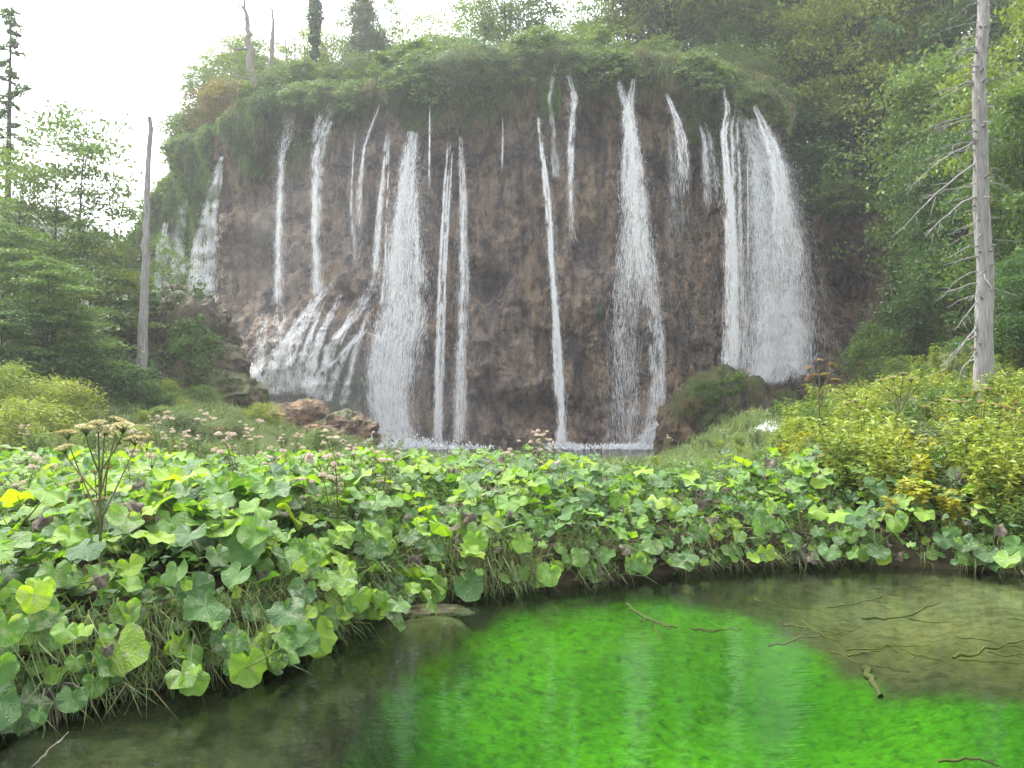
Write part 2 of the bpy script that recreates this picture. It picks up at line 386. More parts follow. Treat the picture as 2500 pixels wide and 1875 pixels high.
# ------------------------------------------------------------------ the cliff
RIM = np.array([(330, 52, 640), (380, 52, 600), (405, 51, 540), (430, 50, 440), (480, 47.5, 345), (540, 44.5, 300), (640, 43, 262), (750, 42, 232), (850, 41.2, 208), (950, 40.6, 196), (1050, 40.2, 188),
                (1150, 40, 180), (1250, 40, 140), (1350, 40, 124), (1500, 40, 138), (1650, 40.3, 158), (1750, 40.6, 190), (1830, 41, 222), (1880, 42, 300), (1915, 43, 400), (1990, 43, 450), (2080, 42, 455),
                (2180, 41, 500), (2300, 40, 545), (2450, 38, 600), (2600, 36, 640)], float)
NU, NV = 480, 310
pxs = np.linspace(330, 2600, NU)
def smi(x, xp, fp, w=14):
    return sum(np.interp(x + k, xp, fp) for k in np.linspace(-w, w, 7)) / 7
rimY = smi(pxs, RIM[:, 0], RIM[:, 1], 25); rimy = smi(pxs, RIM[:, 0], RIM[:, 2]) + 8 * fbm(pxs / 40, 0 * pxs, 0, 3, 77)
RP = P(pxs, rimy, rimY)
tg = np.gradient(RP[:, :2], axis=0); tg /= np.linalg.norm(tg, axis=1, keepdims=True)
on = np.stack([tg[:, 1], -tg[:, 0]], -1)           # outward (towards the pool)
NF = 250
vf = np.linspace(0, 1, NF)
Z = -1.2 + vf[None, :] * (RP[:, 2:3] + 1.2)
Xc = np.repeat(RP[:, :1], NF, 1); Yc = np.repeat(RP[:, 1:2], NF, 1)
prof = np.interp(np.clip(Z, 0, None) / np.maximum(RP[:, 2:3], 1), [0, .06, .2, .42, .60, .74, .82, .90, .96, 1.0], [.9, .5, .05, -.2, -.55, -.75, .1, .8, .8, .1])
bx, by = proj(np.stack([Xc, Yc, Z], -1))
disp = prof + 1.1 * fbm(Xc * .16, Z * .10, Yc * .1, 3, 21) + .55 * fbm(Xc * .75, Z * .16, 0, 4, 22) + .75 * fbm(Xc * .5, Z * .42, 0, 5, 23, .55, True) + .42 * fbm(Xc * 1.6, Z * .9, 0, 5, 24, .6, True) + .12 * fbm(Xc * 5, Z * 3, 0, 3, 26) + .40 * fbm(Xc * 1.5, Z * .07, 0, 4, 27, .6, True) * S((Z - 1) / 3)
FEAT = [(1180, 690, 62, 42, -1.7), (610, 640, 55, 60, -1.6), (575, 730, 40, 50, -.8), (1460, 600, 65, 85, -1.3), (1620, 860, 35, 45, -1.3), (1300, 1010, 90, 34, -1.1), (1060, 960, 60, 60, -.8),
        (1930, 430, 55, 90, -2.4), (2065, 690, 50, 70, -2.2), (1160, 430, 90, 110, -.7), (1430, 330, 60, 70, -.7), (1680, 500, 70, 200, -.7), (1700, 800, 60, 120, -.6), (660, 420, 120, 90, -.6),
        (790, 930, 130, 190, 2.9), (690, 960, 70, 140, 1.2), (1000, 830, 45, 70, .9), (880, 830, 60, 60, .9), (1190, 800, 90, 120, .5), (1530, 560, 60, 130, .8), (1470, 740, 45, 110, 1.0), (1290, 330, 60, 60, .5),
        (1010, 275, 42, 55, 1.0), (1120, 310, 55, 60, 1.0), (880, 270, 45, 60, .8), (1370, 260, 55, 80, .9), (1480, 240, 50, 60, .6), (1590, 230, 45, 60, .7), (1700, 260, 50, 90, 1.0), (1800, 320, 50, 110, 1.4),
        (560, 560, 45, 60, .9), (2000, 560, 60, 70, .8), (480, 450, 30, 90, .6), (1650, 980, 60, 60, 1.0)]
for fx, fy, rx, ry, am in FEAT: disp += (am if am > 0 else am * 1.6) * np.exp(-((bx - fx) / rx) ** 2 - ((by - fy) / ry) ** 2)
FXc = Xc + on[:, :1] * disp; FYc = Yc + on[:, 1:] * disp
# the plateau behind the rim
NB = NV - NF
sb = np.linspace(0, 1, NB + 1)[1:] ** 1.6
back = 26 * sb
bn = on.copy(); bn[:, 1] = -np.abs(bn[:, 1]).clip(.6); bn[:, 0] *= .3; bn /= np.linalg.norm(bn, axis=1, keepdims=True)
BX = FXc[:, -1:] - bn[:, :1] * back; BY = FYc[:, -1:] - bn[:, 1:] * back
BZ = RP[:, 2:3] + .25 * np.sqrt(back) + back * .06 + (0.35 * fbm(BX * .4, BY * .4, 0, 4, 31)) * S(back / 2) + S((BX - 17) / 6) * back * .35
CV = np.concatenate([np.stack([FXc, FYc, Z + .15 * fbm(Xc * 1.1, Z * 1.1, 4.0, 3, 29)], -1), np.stack([BX, BY, BZ], -1)], 1)
cpx, cpy = proj(CV)
vv = np.concatenate([np.repeat(vf[None], NU, 0), np.ones((NU, NB)) * 1.1], 1)
mossA = S((vv - (.845 + .13 * fbm(CV[..., 0] * .42, CV[..., 2] * .12, 0, 4, 41))) / .08) * .95
mossA = np.maximum(mossA, S((540 - cpx) / 40) * S((760 - cpy) / 120))
mossA = np.maximum(mossA, .75 * np.exp(-((cpx - 1770) / 70) ** 2 - ((cpy - 330) / 150) ** 2))
mossA = np.maximum(mossA, .85 * np.exp(-((cpx - 800) / 130) ** 2 - ((cpy - 930) / 120) ** 2))
mossA = np.maximum(mossA, .6 * np.exp(-((cpx - 1465) / 22) ** 2 - ((cpy - 770) / 70) ** 2))
mossA = np.maximum(mossA, .7 * (vv > 1.05))
cf = grid_faces(NU, NV)
cme = MB().add(CV, cf).mesh('cliff', M['cliff']); attr(cme, 'moss', mossA.ravel())
tag(obj('cliff', cme), kind='structure')
c_bvh = BVHTree.FromPolygons([Vector(v) for v in CV.reshape(-1, 3)], cf.tolist())
def hit(px, py, default=40.0):
    """depth of the cliff or ground seen at a photo pixel"""
    d = Vector(ray(px, py)).normalized(); o = Vector((0, 0, CAM_Z))
    best = None
    for b in (c_bvh, g_bvh):
        h = b.ray_cast(o, d)
        if h[0] is not None and (best is None or h[3] < best[1]): best = (h[0], h[3])
    return best[0].y if best else default
DPX, DPY = np.arange(380, 2060, 5), np.arange(130, 1104, 7)
DEPTH = np.array([[hit(a, b) for b in DPY] for a in DPX])
def depth_at(px, py):
    i = np.clip(np.rint((px - 380) / 5), 0, len(DPX) - 1).astype(int); j = np.clip(np.rint((py - 130) / 7), 0, len(DPY) - 1).astype(int)
    i0, i1, j0, j1 = np.maximum(i - 1, 0), np.minimum(i + 1, len(DPX) - 1), np.maximum(j - 1, 0), np.minimum(j + 1, len(DPY) - 1)
    return np.minimum.reduce([DEPTH[i, j], DEPTH[i0, j], DEPTH[i1, j], DEPTH[i, j0], DEPTH[i, j1]])
def ground_z(x, y):
    z = []
    for b in (c_bvh, g_bvh):
        h = b.ray_cast(Vector((x, y, 120)), Vector((0, 0, -1)))
        if h[0] is not None: z.append(h[0].z)
    return max(z) if z else 0.0

# ------------------------------------------------------------------ falling water
def fall_mat(name, alpha, col=(.82, .86, .9)):
    m, nt, out = mat(name)
    d = N_(nt, 'ShaderNodeBsdfDiffuse'); d.inputs[0].default_value = (*col, 1)
    t = N_(nt, 'ShaderNodeBsdfTranslucent'); t.inputs[0].default_value = (*col, 1)
    a = N_(nt, 'ShaderNodeMixShader'); a.inputs[0].default_value = .2
    nt.links.new(d.outputs[0], a.inputs[1]); nt.links.new(t.outputs[0], a.inputs[2])
    nt.links.new(a.outputs[0], out.inputs['Surface']); return m
M['water_white'] = fall_mat('falling_water', 1, (.95, .96, .97))
M['water_veil'] = fall_mat('falling_water_veil', 1, (.92, .94, .96))
M['foam'] = fall_mat('foam', 1, (.88, .9, .92))
TRI = np.array([(0, 1, 2), (3, 2, 1), (0, 2, 3), (0, 3, 1)])
def streaks(C, T, L, rad):
    """elongated drops (slim tetrahedra): centre, direction, length, radius -> (verts, tris)"""
    n = len(C); T = unit(T)
    a = unit(np.cross(T, rng.standard_normal((n, 3)))); b = np.cross(T, a)
    L = np.broadcast_to(L, (n,))[:, None]; r = np.broadcast_to(rad, (n,))[:, None]
    v = np.stack([C - .5 * L * T, C - .1 * L * T + r * a, C + .1 * L * T - .6 * r * a + r * b, C + .5 * L * T - .6 * r * b], 1)
    return v.reshape(-1, 3), (TRI[None] + 4 * np.arange(n)[:, None, None]).reshape(-1, 3)
def strand_path(pts, hug, off=.18, n=70):
    q = np.array([(a[0], a[1]) for a in pts], float); w = np.array([a[2] for a in pts], float)
    s = np.concatenate([[0], np.cumsum(np.hypot(*np.diff(q, axis=0).T))]); t = np.linspace(0, s[-1], n)
    px = np.interp(t, s, q[:, 0]); py = np.interp(t, s, q[:, 1]); ww = np.interp(t, s, w)
    k = np.ones(5) / 5
    sm = lambda a: np.convolve(np.pad(a, 2, 'edge'), k, 'valid')
    px, ww = sm(px), sm(ww)
    Y = np.array([hit(a, b) for a, b in zip(px, py)]) - off
    if hug:
        Y = np.minimum(sm(Y), Y)
    else:
        Y = np.minimum(Y, Y[0] - .1 - .9 * np.sqrt(np.linspace(0, 1, n)))
        Y = np.minimum.accumulate(Y)
        Y = np.maximum(Y, np.median(Y) - 2.5); Y = sm(sm(Y))
    return px, py, ww, Y
def waterfall(label, pts, n, threads=5, loose=.25, hug=False, mat_='water_white', rad=.018, L=(.18, .5), fade=.3, tail=False, fine=1.7, cov=.62, name='waterfall', group='falls pouring over the tufa cliff'):
    px, py, w, Y = strand_path(pts, hug, .3 if hug else .18); veil = mat_ == 'water_veil'; fine = max(fine, 1800 / n); n = int(n * 1.5 * fine); rad *= (.55 if veil else .66) * cov * .74 / fine ** .5; w = w * (1.2 if hug else 1.05)
    m = len(px)
    t = rng.random(n)
    k = rng.integers(0, threads, n)
    tho = rng.uniform(-.42, .42, threads)
    ph = rng.uniform(0, 100, threads)
    sd = int(rng.integers(1000))
    wob = tho[k] + (.3 if hug else .16) * vnoise(t * (9 if hug else 5) + ph[k], k * 7.7, 0, sd)
    spurt = vnoise(t * 26 + ph[k] * 3, k * 3.3, 0, sd + 1) > -.45
    lo = (rng.random(n) < loose) | ~spurt
    lat = np.where(lo, rng.normal(0, .36, n), wob + rng.normal(0, .07 + .10 * t, n))
    keep = (spurt | (rng.random(n) < .35)) & (rng.random(n) < (1 - fade * t) * (.25 + .75 * S(t / .22)) * ((1 - S((t - .45) / .55)) if tail else 1))
    t, lat, lo = t[keep], lat[keep], lo[keep]; n = len(t)
    f = t * (m - 1)
    ip = lambda a: np.interp(f, np.arange(m), a)
    X_, y_, Y_ = ip(px) + lat * ip(w), ip(py), ip(Y) - np.abs(rng.normal(0, .12, n)) * (0.4 if hug else 1)
    Y_ = np.minimum(Y_, depth_at(X_, y_) - .06)
    C = P(X_, y_, Y_)
    f2 = np.clip(f + 1.5, 0, m - 1); ip2 = lambda a: np.interp(f2, np.arange(m), a)
    T = P(ip2(px) + lat * ip2(w), np.maximum(ip2(py), y_ + 2), ip2(Y) - (ip(Y) - Y_)) - C + rng.normal(0, .02, (n, 3))
    ln = rng.uniform(*L, n) * (.7 + .9 * t) * np.where(lo, .4, 1)
    rr = rad * rng.uniform(.5, 1.4, n) * np.where(lo, .75, 1)
    base = C[np.argmin(C[:, 2])].copy()
    v, fc = streaks(C - base, T, ln, rr)
    return tag(obj(name, MB().add(v, fc, 0, False).mesh(name, M[mat_]), None, base), label, 'waterfall', group)
W = waterfall
W('white fall sliding down the bright mossy shoulder at the far left of the cliff', [(541, 385, 8), (524, 450, 18), (511, 530, 28), (502, 610, 36), (494, 690, 44), (480, 740, 44)], 5600, 6, hug=True, rad=.024, fade=.0, cov=.95)
W('narrow fall between two moss ridges left of the white shoulder fall', [(452, 472, 16), (438, 540, 20), (430, 620, 24), (425, 700, 30)], 2600, 4, hug=True, rad=.022, fade=0, cov=.95)
W('half hidden white fall behind the small tree at the cliff foot', [(404, 545, 12), (398, 620, 22), (396, 700, 26), (400, 760, 30)], 2600, 4, hug=True, rad=.026, fade=0, cov=.95)
W('short white stream spilling past the dark mound below the shoulder fall', [(455, 715, 30), (470, 765, 34), (490, 790, 28), (510, 820, 14)], 2200, 5, hug=True, rad=.03, L=(.15, .3))
W('faint forked strand ending above the green travertine mound, leftmost on the brown face', [(712, 275, 60), (700, 340, 56), (688, 385, 30), (684, 470, 22), (681, 560, 22), (680, 650, 24), (678, 742, 26)], 2300, 5, .4, cov=.45)
W('broad faint double strand right of the forked strand', [(822, 245, 52), (800, 290, 50), (778, 350, 34), (775, 450, 26), (773, 550, 24), (775, 640, 24), (777, 716, 26)], 3000, 5, rad=.016, cov=.45)
W('thin paired thread beside the broad faint double strand', [(862, 318, 10), (857, 380, 10), (854, 450, 10), (852, 520, 14), (858, 600, 18), (862, 690, 24)], 520, 2, tail=True, rad=.013, cov=.45)
W('curved strand of drops bending out from under the moss', [(927, 255, 10), (900, 320, 14), (886, 370, 16), (880, 440, 18), (874, 520, 26), (868, 600, 34), (866, 690, 40)], 1200, 3, .4, tail=True, rad=.016, cov=.45)
W('slender strand just left of the largest white fall', [(946, 322, 12), (938, 400, 16), (930, 480, 16), (922, 570, 16), (915, 665, 20)], 1500, 3, rad=.017, cov=.45)
W('single beaded thread touching the left edge of the largest fall', [(953, 338, 5), (951, 420, 6), (948, 520, 7), (944, 640, 9), (938, 740, 12)], 420, 1, .15, rad=.015)
W('largest and whitest fall, full width from mossy lip to plunge pool', [(1011, 322, 22), (1002, 380, 34), (994, 470, 46), (988, 570, 60), (984, 680, 80), (978, 780, 92), (962, 860, 82), (953, 960, 74), (960, 1040, 70), (972, 1090, 60)], 10000, 17, .5, rad=.024, L=(.2, .6), fade=.0, fine=2.2, cov=.72)
W('beaded thread along the right flank of the largest fall', [(1016, 470, 6), (1018, 560, 10), (1022, 680, 14), (1024, 760, 16), (1012, 830, 24)], 900, 2, .3, rad=.018)
W('bright straight strand, left one of the pair right of the largest fall', [(1099, 348, 12), (1092, 447, 14), (1086, 560, 14), (1081, 667, 15), (1076, 803, 17), (1072, 930, 18), (1070, 1078, 20)], 3600, 4, rad=.022)
W('bright straight strand, right one of the pair right of the largest fall', [(1124, 335, 12), (1130, 420, 20), (1132, 488, 18), (1128, 580, 20), (1131, 690, 26), (1127, 830, 25), (1123, 950, 26), (1120, 1075, 28)], 3200, 5, .3, rad=.018)
W('single thread of drops hanging between largest fall and bright pair', [(1050, 250, 3), (1050, 320, 4), (1049, 400, 6), (1050, 480, 12)], 170, 1, .2, tail=True, rad=.013)
W('hair-thin thread in the dark recess right of the bright pair', [(1228, 285, 3), (1228, 350, 3), (1227, 430, 5)], 110, 1, .1, tail=True, rad=.010)
W('crisp white strand leaning right in the middle of the brown face', [(1315, 290, 12), (1324, 350, 14), (1333, 427, 16), (1343, 540, 18), (1352, 671, 20), (1361, 803, 21), (1368, 940, 22), (1374, 1088, 24)], 4600, 4, .2, rad=.024)
W('thin high fall from the topmost lip that fades into drops', [(1381, 140, 12), (1386, 195, 20), (1397, 235, 24), (1393, 300, 22), (1391, 366, 16), (1391, 450, 14), (1392, 540, 18), (1394, 640, 26)], 1600, 4, .35, tail=True, rad=.017)
W('wisp running over grass beside the topmost lip', [(1354, 152, 6), (1345, 200, 8), (1340, 245, 10), (1348, 310, 12), (1352, 370, 14), (1354, 430, 18)], 620, 2, hug=True, rad=.014)
W('left arm of the V-shaped fall on the upper cliff', [(1508, 196, 10), (1517, 225, 16), (1530, 262, 20), (1536, 340, 26), (1536, 410, 34), (1540, 500, 46), (1545, 580, 58), (1536, 700, 66), (1530, 800, 72)], 5200, 8, .4, rad=.022, tail=True)
W('right arm of the V-shaped fall on the upper cliff', [(1549, 193, 12), (1543, 225, 18), (1537, 262, 22), (1545, 340, 26), (1556, 410, 34), (1562, 500, 40), (1568, 600, 46), (1585, 720, 50), (1598, 800, 50)], 5200, 8, .4, rad=.022, tail=True)
W('wide soft veil below the V-shaped fall, left half', [(1548, 560, 60), (1534, 700, 62), (1522, 840, 62), (1526, 960, 66), (1532, 1088, 70)], 3600, 9, .6, mat_='water_veil', rad=.017)
W('wide soft veil below the V-shaped fall, right half with bright spurts', [(1572, 560, 40), (1592, 700, 40), (1606, 820, 34), (1610, 920, 34), (1604, 1010, 44), (1590, 1088, 60)], 3000, 5, .4, rad=.018)
W('foaming chute at the foot of the veil beside the mossy boulder', [(1616, 1025, 18), (1600, 1048, 30), (1586, 1070, 36), (1575, 1094, 40)], 2600, 6, .3, hug=True, rad=.03, L=(.12, .3))
W('slanting spray fall on the grassy upper cliff right of the V', [(1626, 226, 8), (1640, 262, 14), (1653, 293, 20), (1662, 340, 24), (1667, 400, 22), (1670, 490, 30)], 1300, 4, .35, tail=True, rad=.017)
W('group of dripping hairs under the slanting spray fall', [(1640, 300, 30), (1644, 380, 34), (1648, 470, 36), (1650, 560, 44), (1650, 660, 60)], 700, 5, .35, tail=True, mat_='water_veil', rad=.013)
W('short fall with three dripping threads left of the big twin falls', [(1716, 297, 18), (1726, 330, 26), (1732, 366, 30), (1738, 430, 34), (1742, 520, 36)], 1100, 4, .3, tail=True, rad=.016)
W('left one of the big twin falls, spilling over the mossy bulge', [(1764, 195, 8), (1772, 240, 12), (1778, 280, 16), (1763, 320, 18), (1770, 370, 18), (1776, 450, 22), (1782, 560, 26), (1787, 671, 30), (1788, 800, 34), (1786, 900, 40)], 4200, 4, .25, rad=.023)
W('right one of the big twin falls, spilling over the mossy bulge', [(1793, 225, 12), (1806, 262, 18), (1792, 300, 20), (1796, 360, 22), (1799, 450, 24), (1801, 560, 24), (1804, 671, 26), (1806, 780, 30), (1808, 890, 36)], 3600, 4, .3, rad=.02)
W('white slide curving down the mossy bulge towards the great veil', [(1800, 268, 16), (1822, 300, 26), (1844, 330, 34), (1862, 390, 44), (1874, 470, 64), (1890, 580, 80), (1900, 700, 90)], 5200, 8, .3, tail=True, hug=True, rad=.022, cov=.5)
W('outermost spray arc on the right shoulder of the cliff', [(1842, 258, 12), (1862, 300, 22), (1884, 346, 34), (1898, 400, 42), (1912, 480, 50), (1928, 600, 70), (1940, 760, 80)], 5200, 7, .4, tail=True, rad=.02, cov=.5)
W('great pale veil fanning out at the right end of the cliff', [(1838, 290, 50), (1862, 360, 76), (1878, 430, 92), (1886, 520, 106), (1895, 600, 118), (1900, 700, 130), (1903, 800, 136), (1902, 880, 136), (1886, 932, 110)], 19000, 28, .6, mat_='water_veil', rad=.024, L=(.2, .5), fade=.0, fine=2.2, cov=.42)
W('brighter ribs of water inside the lower half of the great veil', [(1900, 690, 70), (1902, 760, 92), (1900, 840, 110), (1890, 920, 100)], 4200, 6, .15, rad=.022)
W('thin dark-backed thread between twin falls and great veil', [(1826, 380, 5), (1827, 470, 5), (1828, 600, 6), (1829, 700, 10)], 340, 1, .15, tail=True, rad=.015)
W('sparse curtain of drips before the dark wall right of the wide veil', [(1700, 500, 110), (1700, 600, 130), (1700, 720, 150), (1700, 840, 160)], 1900, 14, .8, mat_='water_veil', rad=.013, L=(.1, .3))
g2 = 'rivulets running down the green travertine mound'
for lab, pts, nn in (
    ('veil dropping behind the left flank of the green mound', [(676, 742, 26), (676, 800, 34), (674, 880, 40), (672, 955, 44)], 2000),
    ('outermost left rivulet fanning down the green mound', [(777, 716, 16), (748, 778, 20), (712, 860, 22), (692, 955, 26)], 2300),
    ('second rivulet from the left on the green mound', [(790, 735, 14), (768, 800, 16), (738, 880, 20), (718, 962, 22)], 1900),
    ('third rivulet from the left on the green mound', [(803, 759, 12), (776, 844, 16), (748, 958, 20)], 1700),
    ('rivulet crossing the crest of the green mound beside the slender strand', [(918, 668, 26), (898, 720, 30), (870, 765, 24), (826, 820, 18), (800, 850, 14), (790, 905, 12)], 2600),
    ('long slanting rivulet down the middle of the green mound', [(891, 803, 14), (846, 852, 14), (818, 910, 14), (797, 978, 18)], 1600),
    ('stepped rivulet low on the green mound', [(870, 818, 12), (818, 880, 12), (776, 908, 12), (756, 966, 14)], 1300),
    ('rivulet spilling over the right edge of the mound into the largest fall', [(885, 808, 12), (926, 822, 12), (908, 880, 12), (908, 940, 12), (914, 1007, 14)], 1500),
    ('rivulet springing high on the crest and running to the outer left of the mound', [(812, 690, 18), (742, 772, 20), (690, 860, 22), (652, 955, 26)], 2400),
    ('rivulet down the shoulder between second and third rivulets', [(832, 720, 14), (792, 800, 16), (757, 880, 18), (735, 962, 20)], 2000),
    ('rivulet between the third and the long slanting one', [(862, 758, 12), (822, 840, 14), (788, 925, 16), (775, 975, 18)], 1700),
    ('thin rivulet on the far left slope of the mound', [(762, 730, 14), (716, 800, 16), (668, 890, 18), (640, 955, 20)], 1700),
    ('short rivulet right of the long slanting one', [(902, 758, 12), (872, 850, 14), (852, 930, 16), (842, 985, 18)], 1600),
    ('faint veil on the dark rock left of the mound', [(642, 760, 20), (634, 850, 26), (622, 950, 34)], 1500),
    ('white cascade bending round the mossy knoll left of the green mound', [(572, 882, 22), (602, 888, 26), (622, 915, 26), (640, 945, 26), (668, 962, 26)], 2600),
    ('white cascade dropping from the basin of the great veil', [(1876, 945, 28), (1874, 975, 28), (1878, 1010, 30)], 1400),
    ('small stream zigzagging below the basin of the great veil', [(1960, 952, 24), (1930, 985, 26), (1905, 1018, 24), (1895, 1035, 40), (1870, 1052, 40)], 2000)):
    W(lab, pts, int(nn * .6), 6, .3, hug=True, rad=.019, L=(.1, .3), fade=.1, fine=1.7, cov=.66, group=g2)
# foam where the falls meet the pool
def foam(label, px, py, wx, wy, n, zz=.12):
    c = P(px, py, 38.0); c[2] = 0
    n_ = n; C = np.stack([rng.normal(0, wx, n_), rng.normal(0, wy, n_), np.abs(rng.normal(0, zz, n_))], -1)
    v, f = streaks(C, rng.standard_normal((n_, 3)), rng.uniform(.05, .2, n_), rng.uniform(.02, .05, n_))
    tag(obj('foam', MB().add(v, f, 0, False).mesh('foam', M['foam']), None, c), label, 'foam', 'foam on the plunge pool')
foam('white foam churned up under the largest fall', 985, 1094, .9, .35, 2600, .22)
foam('thin foam line under the bright pair of strands', 1090, 1094, .9, .3, 900)
foam('small foam spot under the crisp leaning strand', 1375, 1096, .5, .3, 1100)
foam('foam along the pool edge under the wide veil', 1560, 1096, 1.1, .3, 1500)

ORD = ['first', 'second', 'third', 'fourth', 'fifth', 'sixth', 'seventh', 'eighth', 'ninth', 'tenth', 'eleventh', 'twelfth', 'thirteenth', 'fourteenth', 'fifteenth', 'sixteenth', 'seventeenth', 'eighteenth', 'nineteenth', 'twentieth']
TENS = {20: 'twenty', 30: 'thirty', 40: 'forty', 50: 'fifty', 60: 'sixty', 70: 'seventy', 80: 'eighty', 90: 'ninety'}
def ordw(i):
    """0 -> first, 20 -> twenty-first"""
    n = i + 1
    if n <= 20: return ORD[n - 1]
    if n >= 100: return 'one hundred ' + (ordw(n - 101) if n > 100 else 'th')
    t, u = n // 10 * 10, n % 10
    return TENS[t][:-1] + 'ieth' if u == 0 else TENS[t] + '-' + ORD[u - 1]
# ------------------------------------------------------------------ boulders and mounds
def rock_mesh(name, rx, ry, rz, seed, material, nu=90, nv=56, rough=.34, mossy=.5):
    th = np.linspace(0, 2 * np.pi, nu, endpoint=False)[:, None]; ph = np.linspace(-.55 * np.pi / 2, np.pi / 2, nv)[None]
    d = np.stack([np.cos(th) * np.cos(ph), np.sin(th) * np.cos(ph), np.sin(ph) + 0 * th], -1)
    o = seed * 7.3
    r = 1 + rough * fbm(d[..., 0] * 1.3 + o, d[..., 1] * 1.3, d[..., 2] * 1.3, 4, seed) + rough * .7 * fbm(d[..., 0] * 3.6 + o, d[..., 1] * 3.6, d[..., 2] * 3.6, 4, seed + 9, .55, True)
    v = d * r[..., None] * np.array([rx, ry, rz])
    me = MB().add(v, grid_faces(nu, nv, True)).mesh(name, material)
    ms = np.clip(mossy + .5 * d[..., 2] - .3 + .3 * fbm(d[..., 0] * 2 + o, d[..., 1] * 2, d[..., 2] * 2, 3, seed + 3), 0, 1)
    attr(me, 'moss', ms.ravel()); return me
def boulder(name, label, px, py, Y, rx, ry, rz, seed, m='boulder', mossy=.5, cat='boulder', rot=0, rough=.28):
    c = P(px, py, Y)
    return tag(obj(name, rock_mesh(name, rx, ry, rz, seed, M[m], rough=rough, mossy=mossy), None, c, (0, 0, rot)), label, cat, 'boulders round the plunge pool')
BOULDER_PLANTS = []
boulder('mossy_boulder', 'large moss-draped boulder between the wide veil and the great veil', 1755, 1075, 35.0, 2.3, 1.9, 3.0, 3, mossy=.55)
for (x, y, Yb, k, hh, lab) in ((1725, 985, 33.5, 'shrub_a', .9, 'small leafy shrub high on the moss-draped boulder'), (1795, 965, 33.6, 'shrub_broad', .8, 'broad-leaved plant on the right flank of the moss-draped boulder'), (1760, 1045, 33.0, 'shrub_b', .8, 'grey-green plant low on the moss-draped boulder'), (1690, 1010, 33.6, 'shrub_autumn', .7, 'brownish tuft on the left flank of the moss-draped boulder')):
    BOULDER_PLANTS.append((x, y, Yb, k, hh, lab))
boulder('mossy_boulder', 'dark wet rock at the pool edge under the moss-draped boulder', 1655, 1085, 34.5, .9, .9, 1.2, 4, mossy=.3)
boulder('mossy_boulder', 'pointed dark rock splitting the foot of the great veil', 1922, 955, 37.5, .75, .7, 1.1, 5, mossy=.1)
boulder('mossy_boulder', 'low wet rock beside the pointed rock under the great veil', 1958, 960, 37.0, .7, .6, .7, 6, mossy=.1)
boulder('mossy_boulder', 'round knob between the two small cascades under the great veil', 1912, 1005, 36.2, .75, .7, .95, 8, mossy=.6)
boulder('tan_rock', 'bare tan travertine hump in front of the green mound', 725, 1040, 30.5, 1.25, 1.1, .95, 11, 'tan_rock', .15, 'rock')
boulder('tan_rock', 'brown grassy-topped hump right of the bare tan hump', 830, 1068, 30.0, 1.35, 1.1, .85, 12, 'tan_rock', .42, 'rock')
boulder('tan_rock', 'small tan rock low between the two humps', 770, 1075, 29.4, .8, .7, .5, 13, 'tan_rock', .2, 'rock')
boulder('mossy_knoll', 'rounded brown-green moss knoll beside the white cascade', 565, 975, 31.5, 1.35, 1.2, 1.0, 14, mossy=.75, cat='knoll')
boulder('mossy_knoll', 'rusty mossy ledge above the rounded moss knoll', 520, 910, 32.5, 1.25, 1.1, 1.1, 15, mossy=.45, cat='knoll')
boulder('rock_mound', 'dark overgrown rock mound with a hollow beside the bare pole trunk', 462, 850, 33.5, 2.0, 1.7, 2.2, 16, mossy=.35, cat='mound', rough=.4)
boulder('rock_mound', 'dark hollow-sided rock at the foot of the overgrown mound', 415, 940, 32.0, 1.3, 1.2, 1.2, 17, mossy=.2, cat='mound', rough=.4)

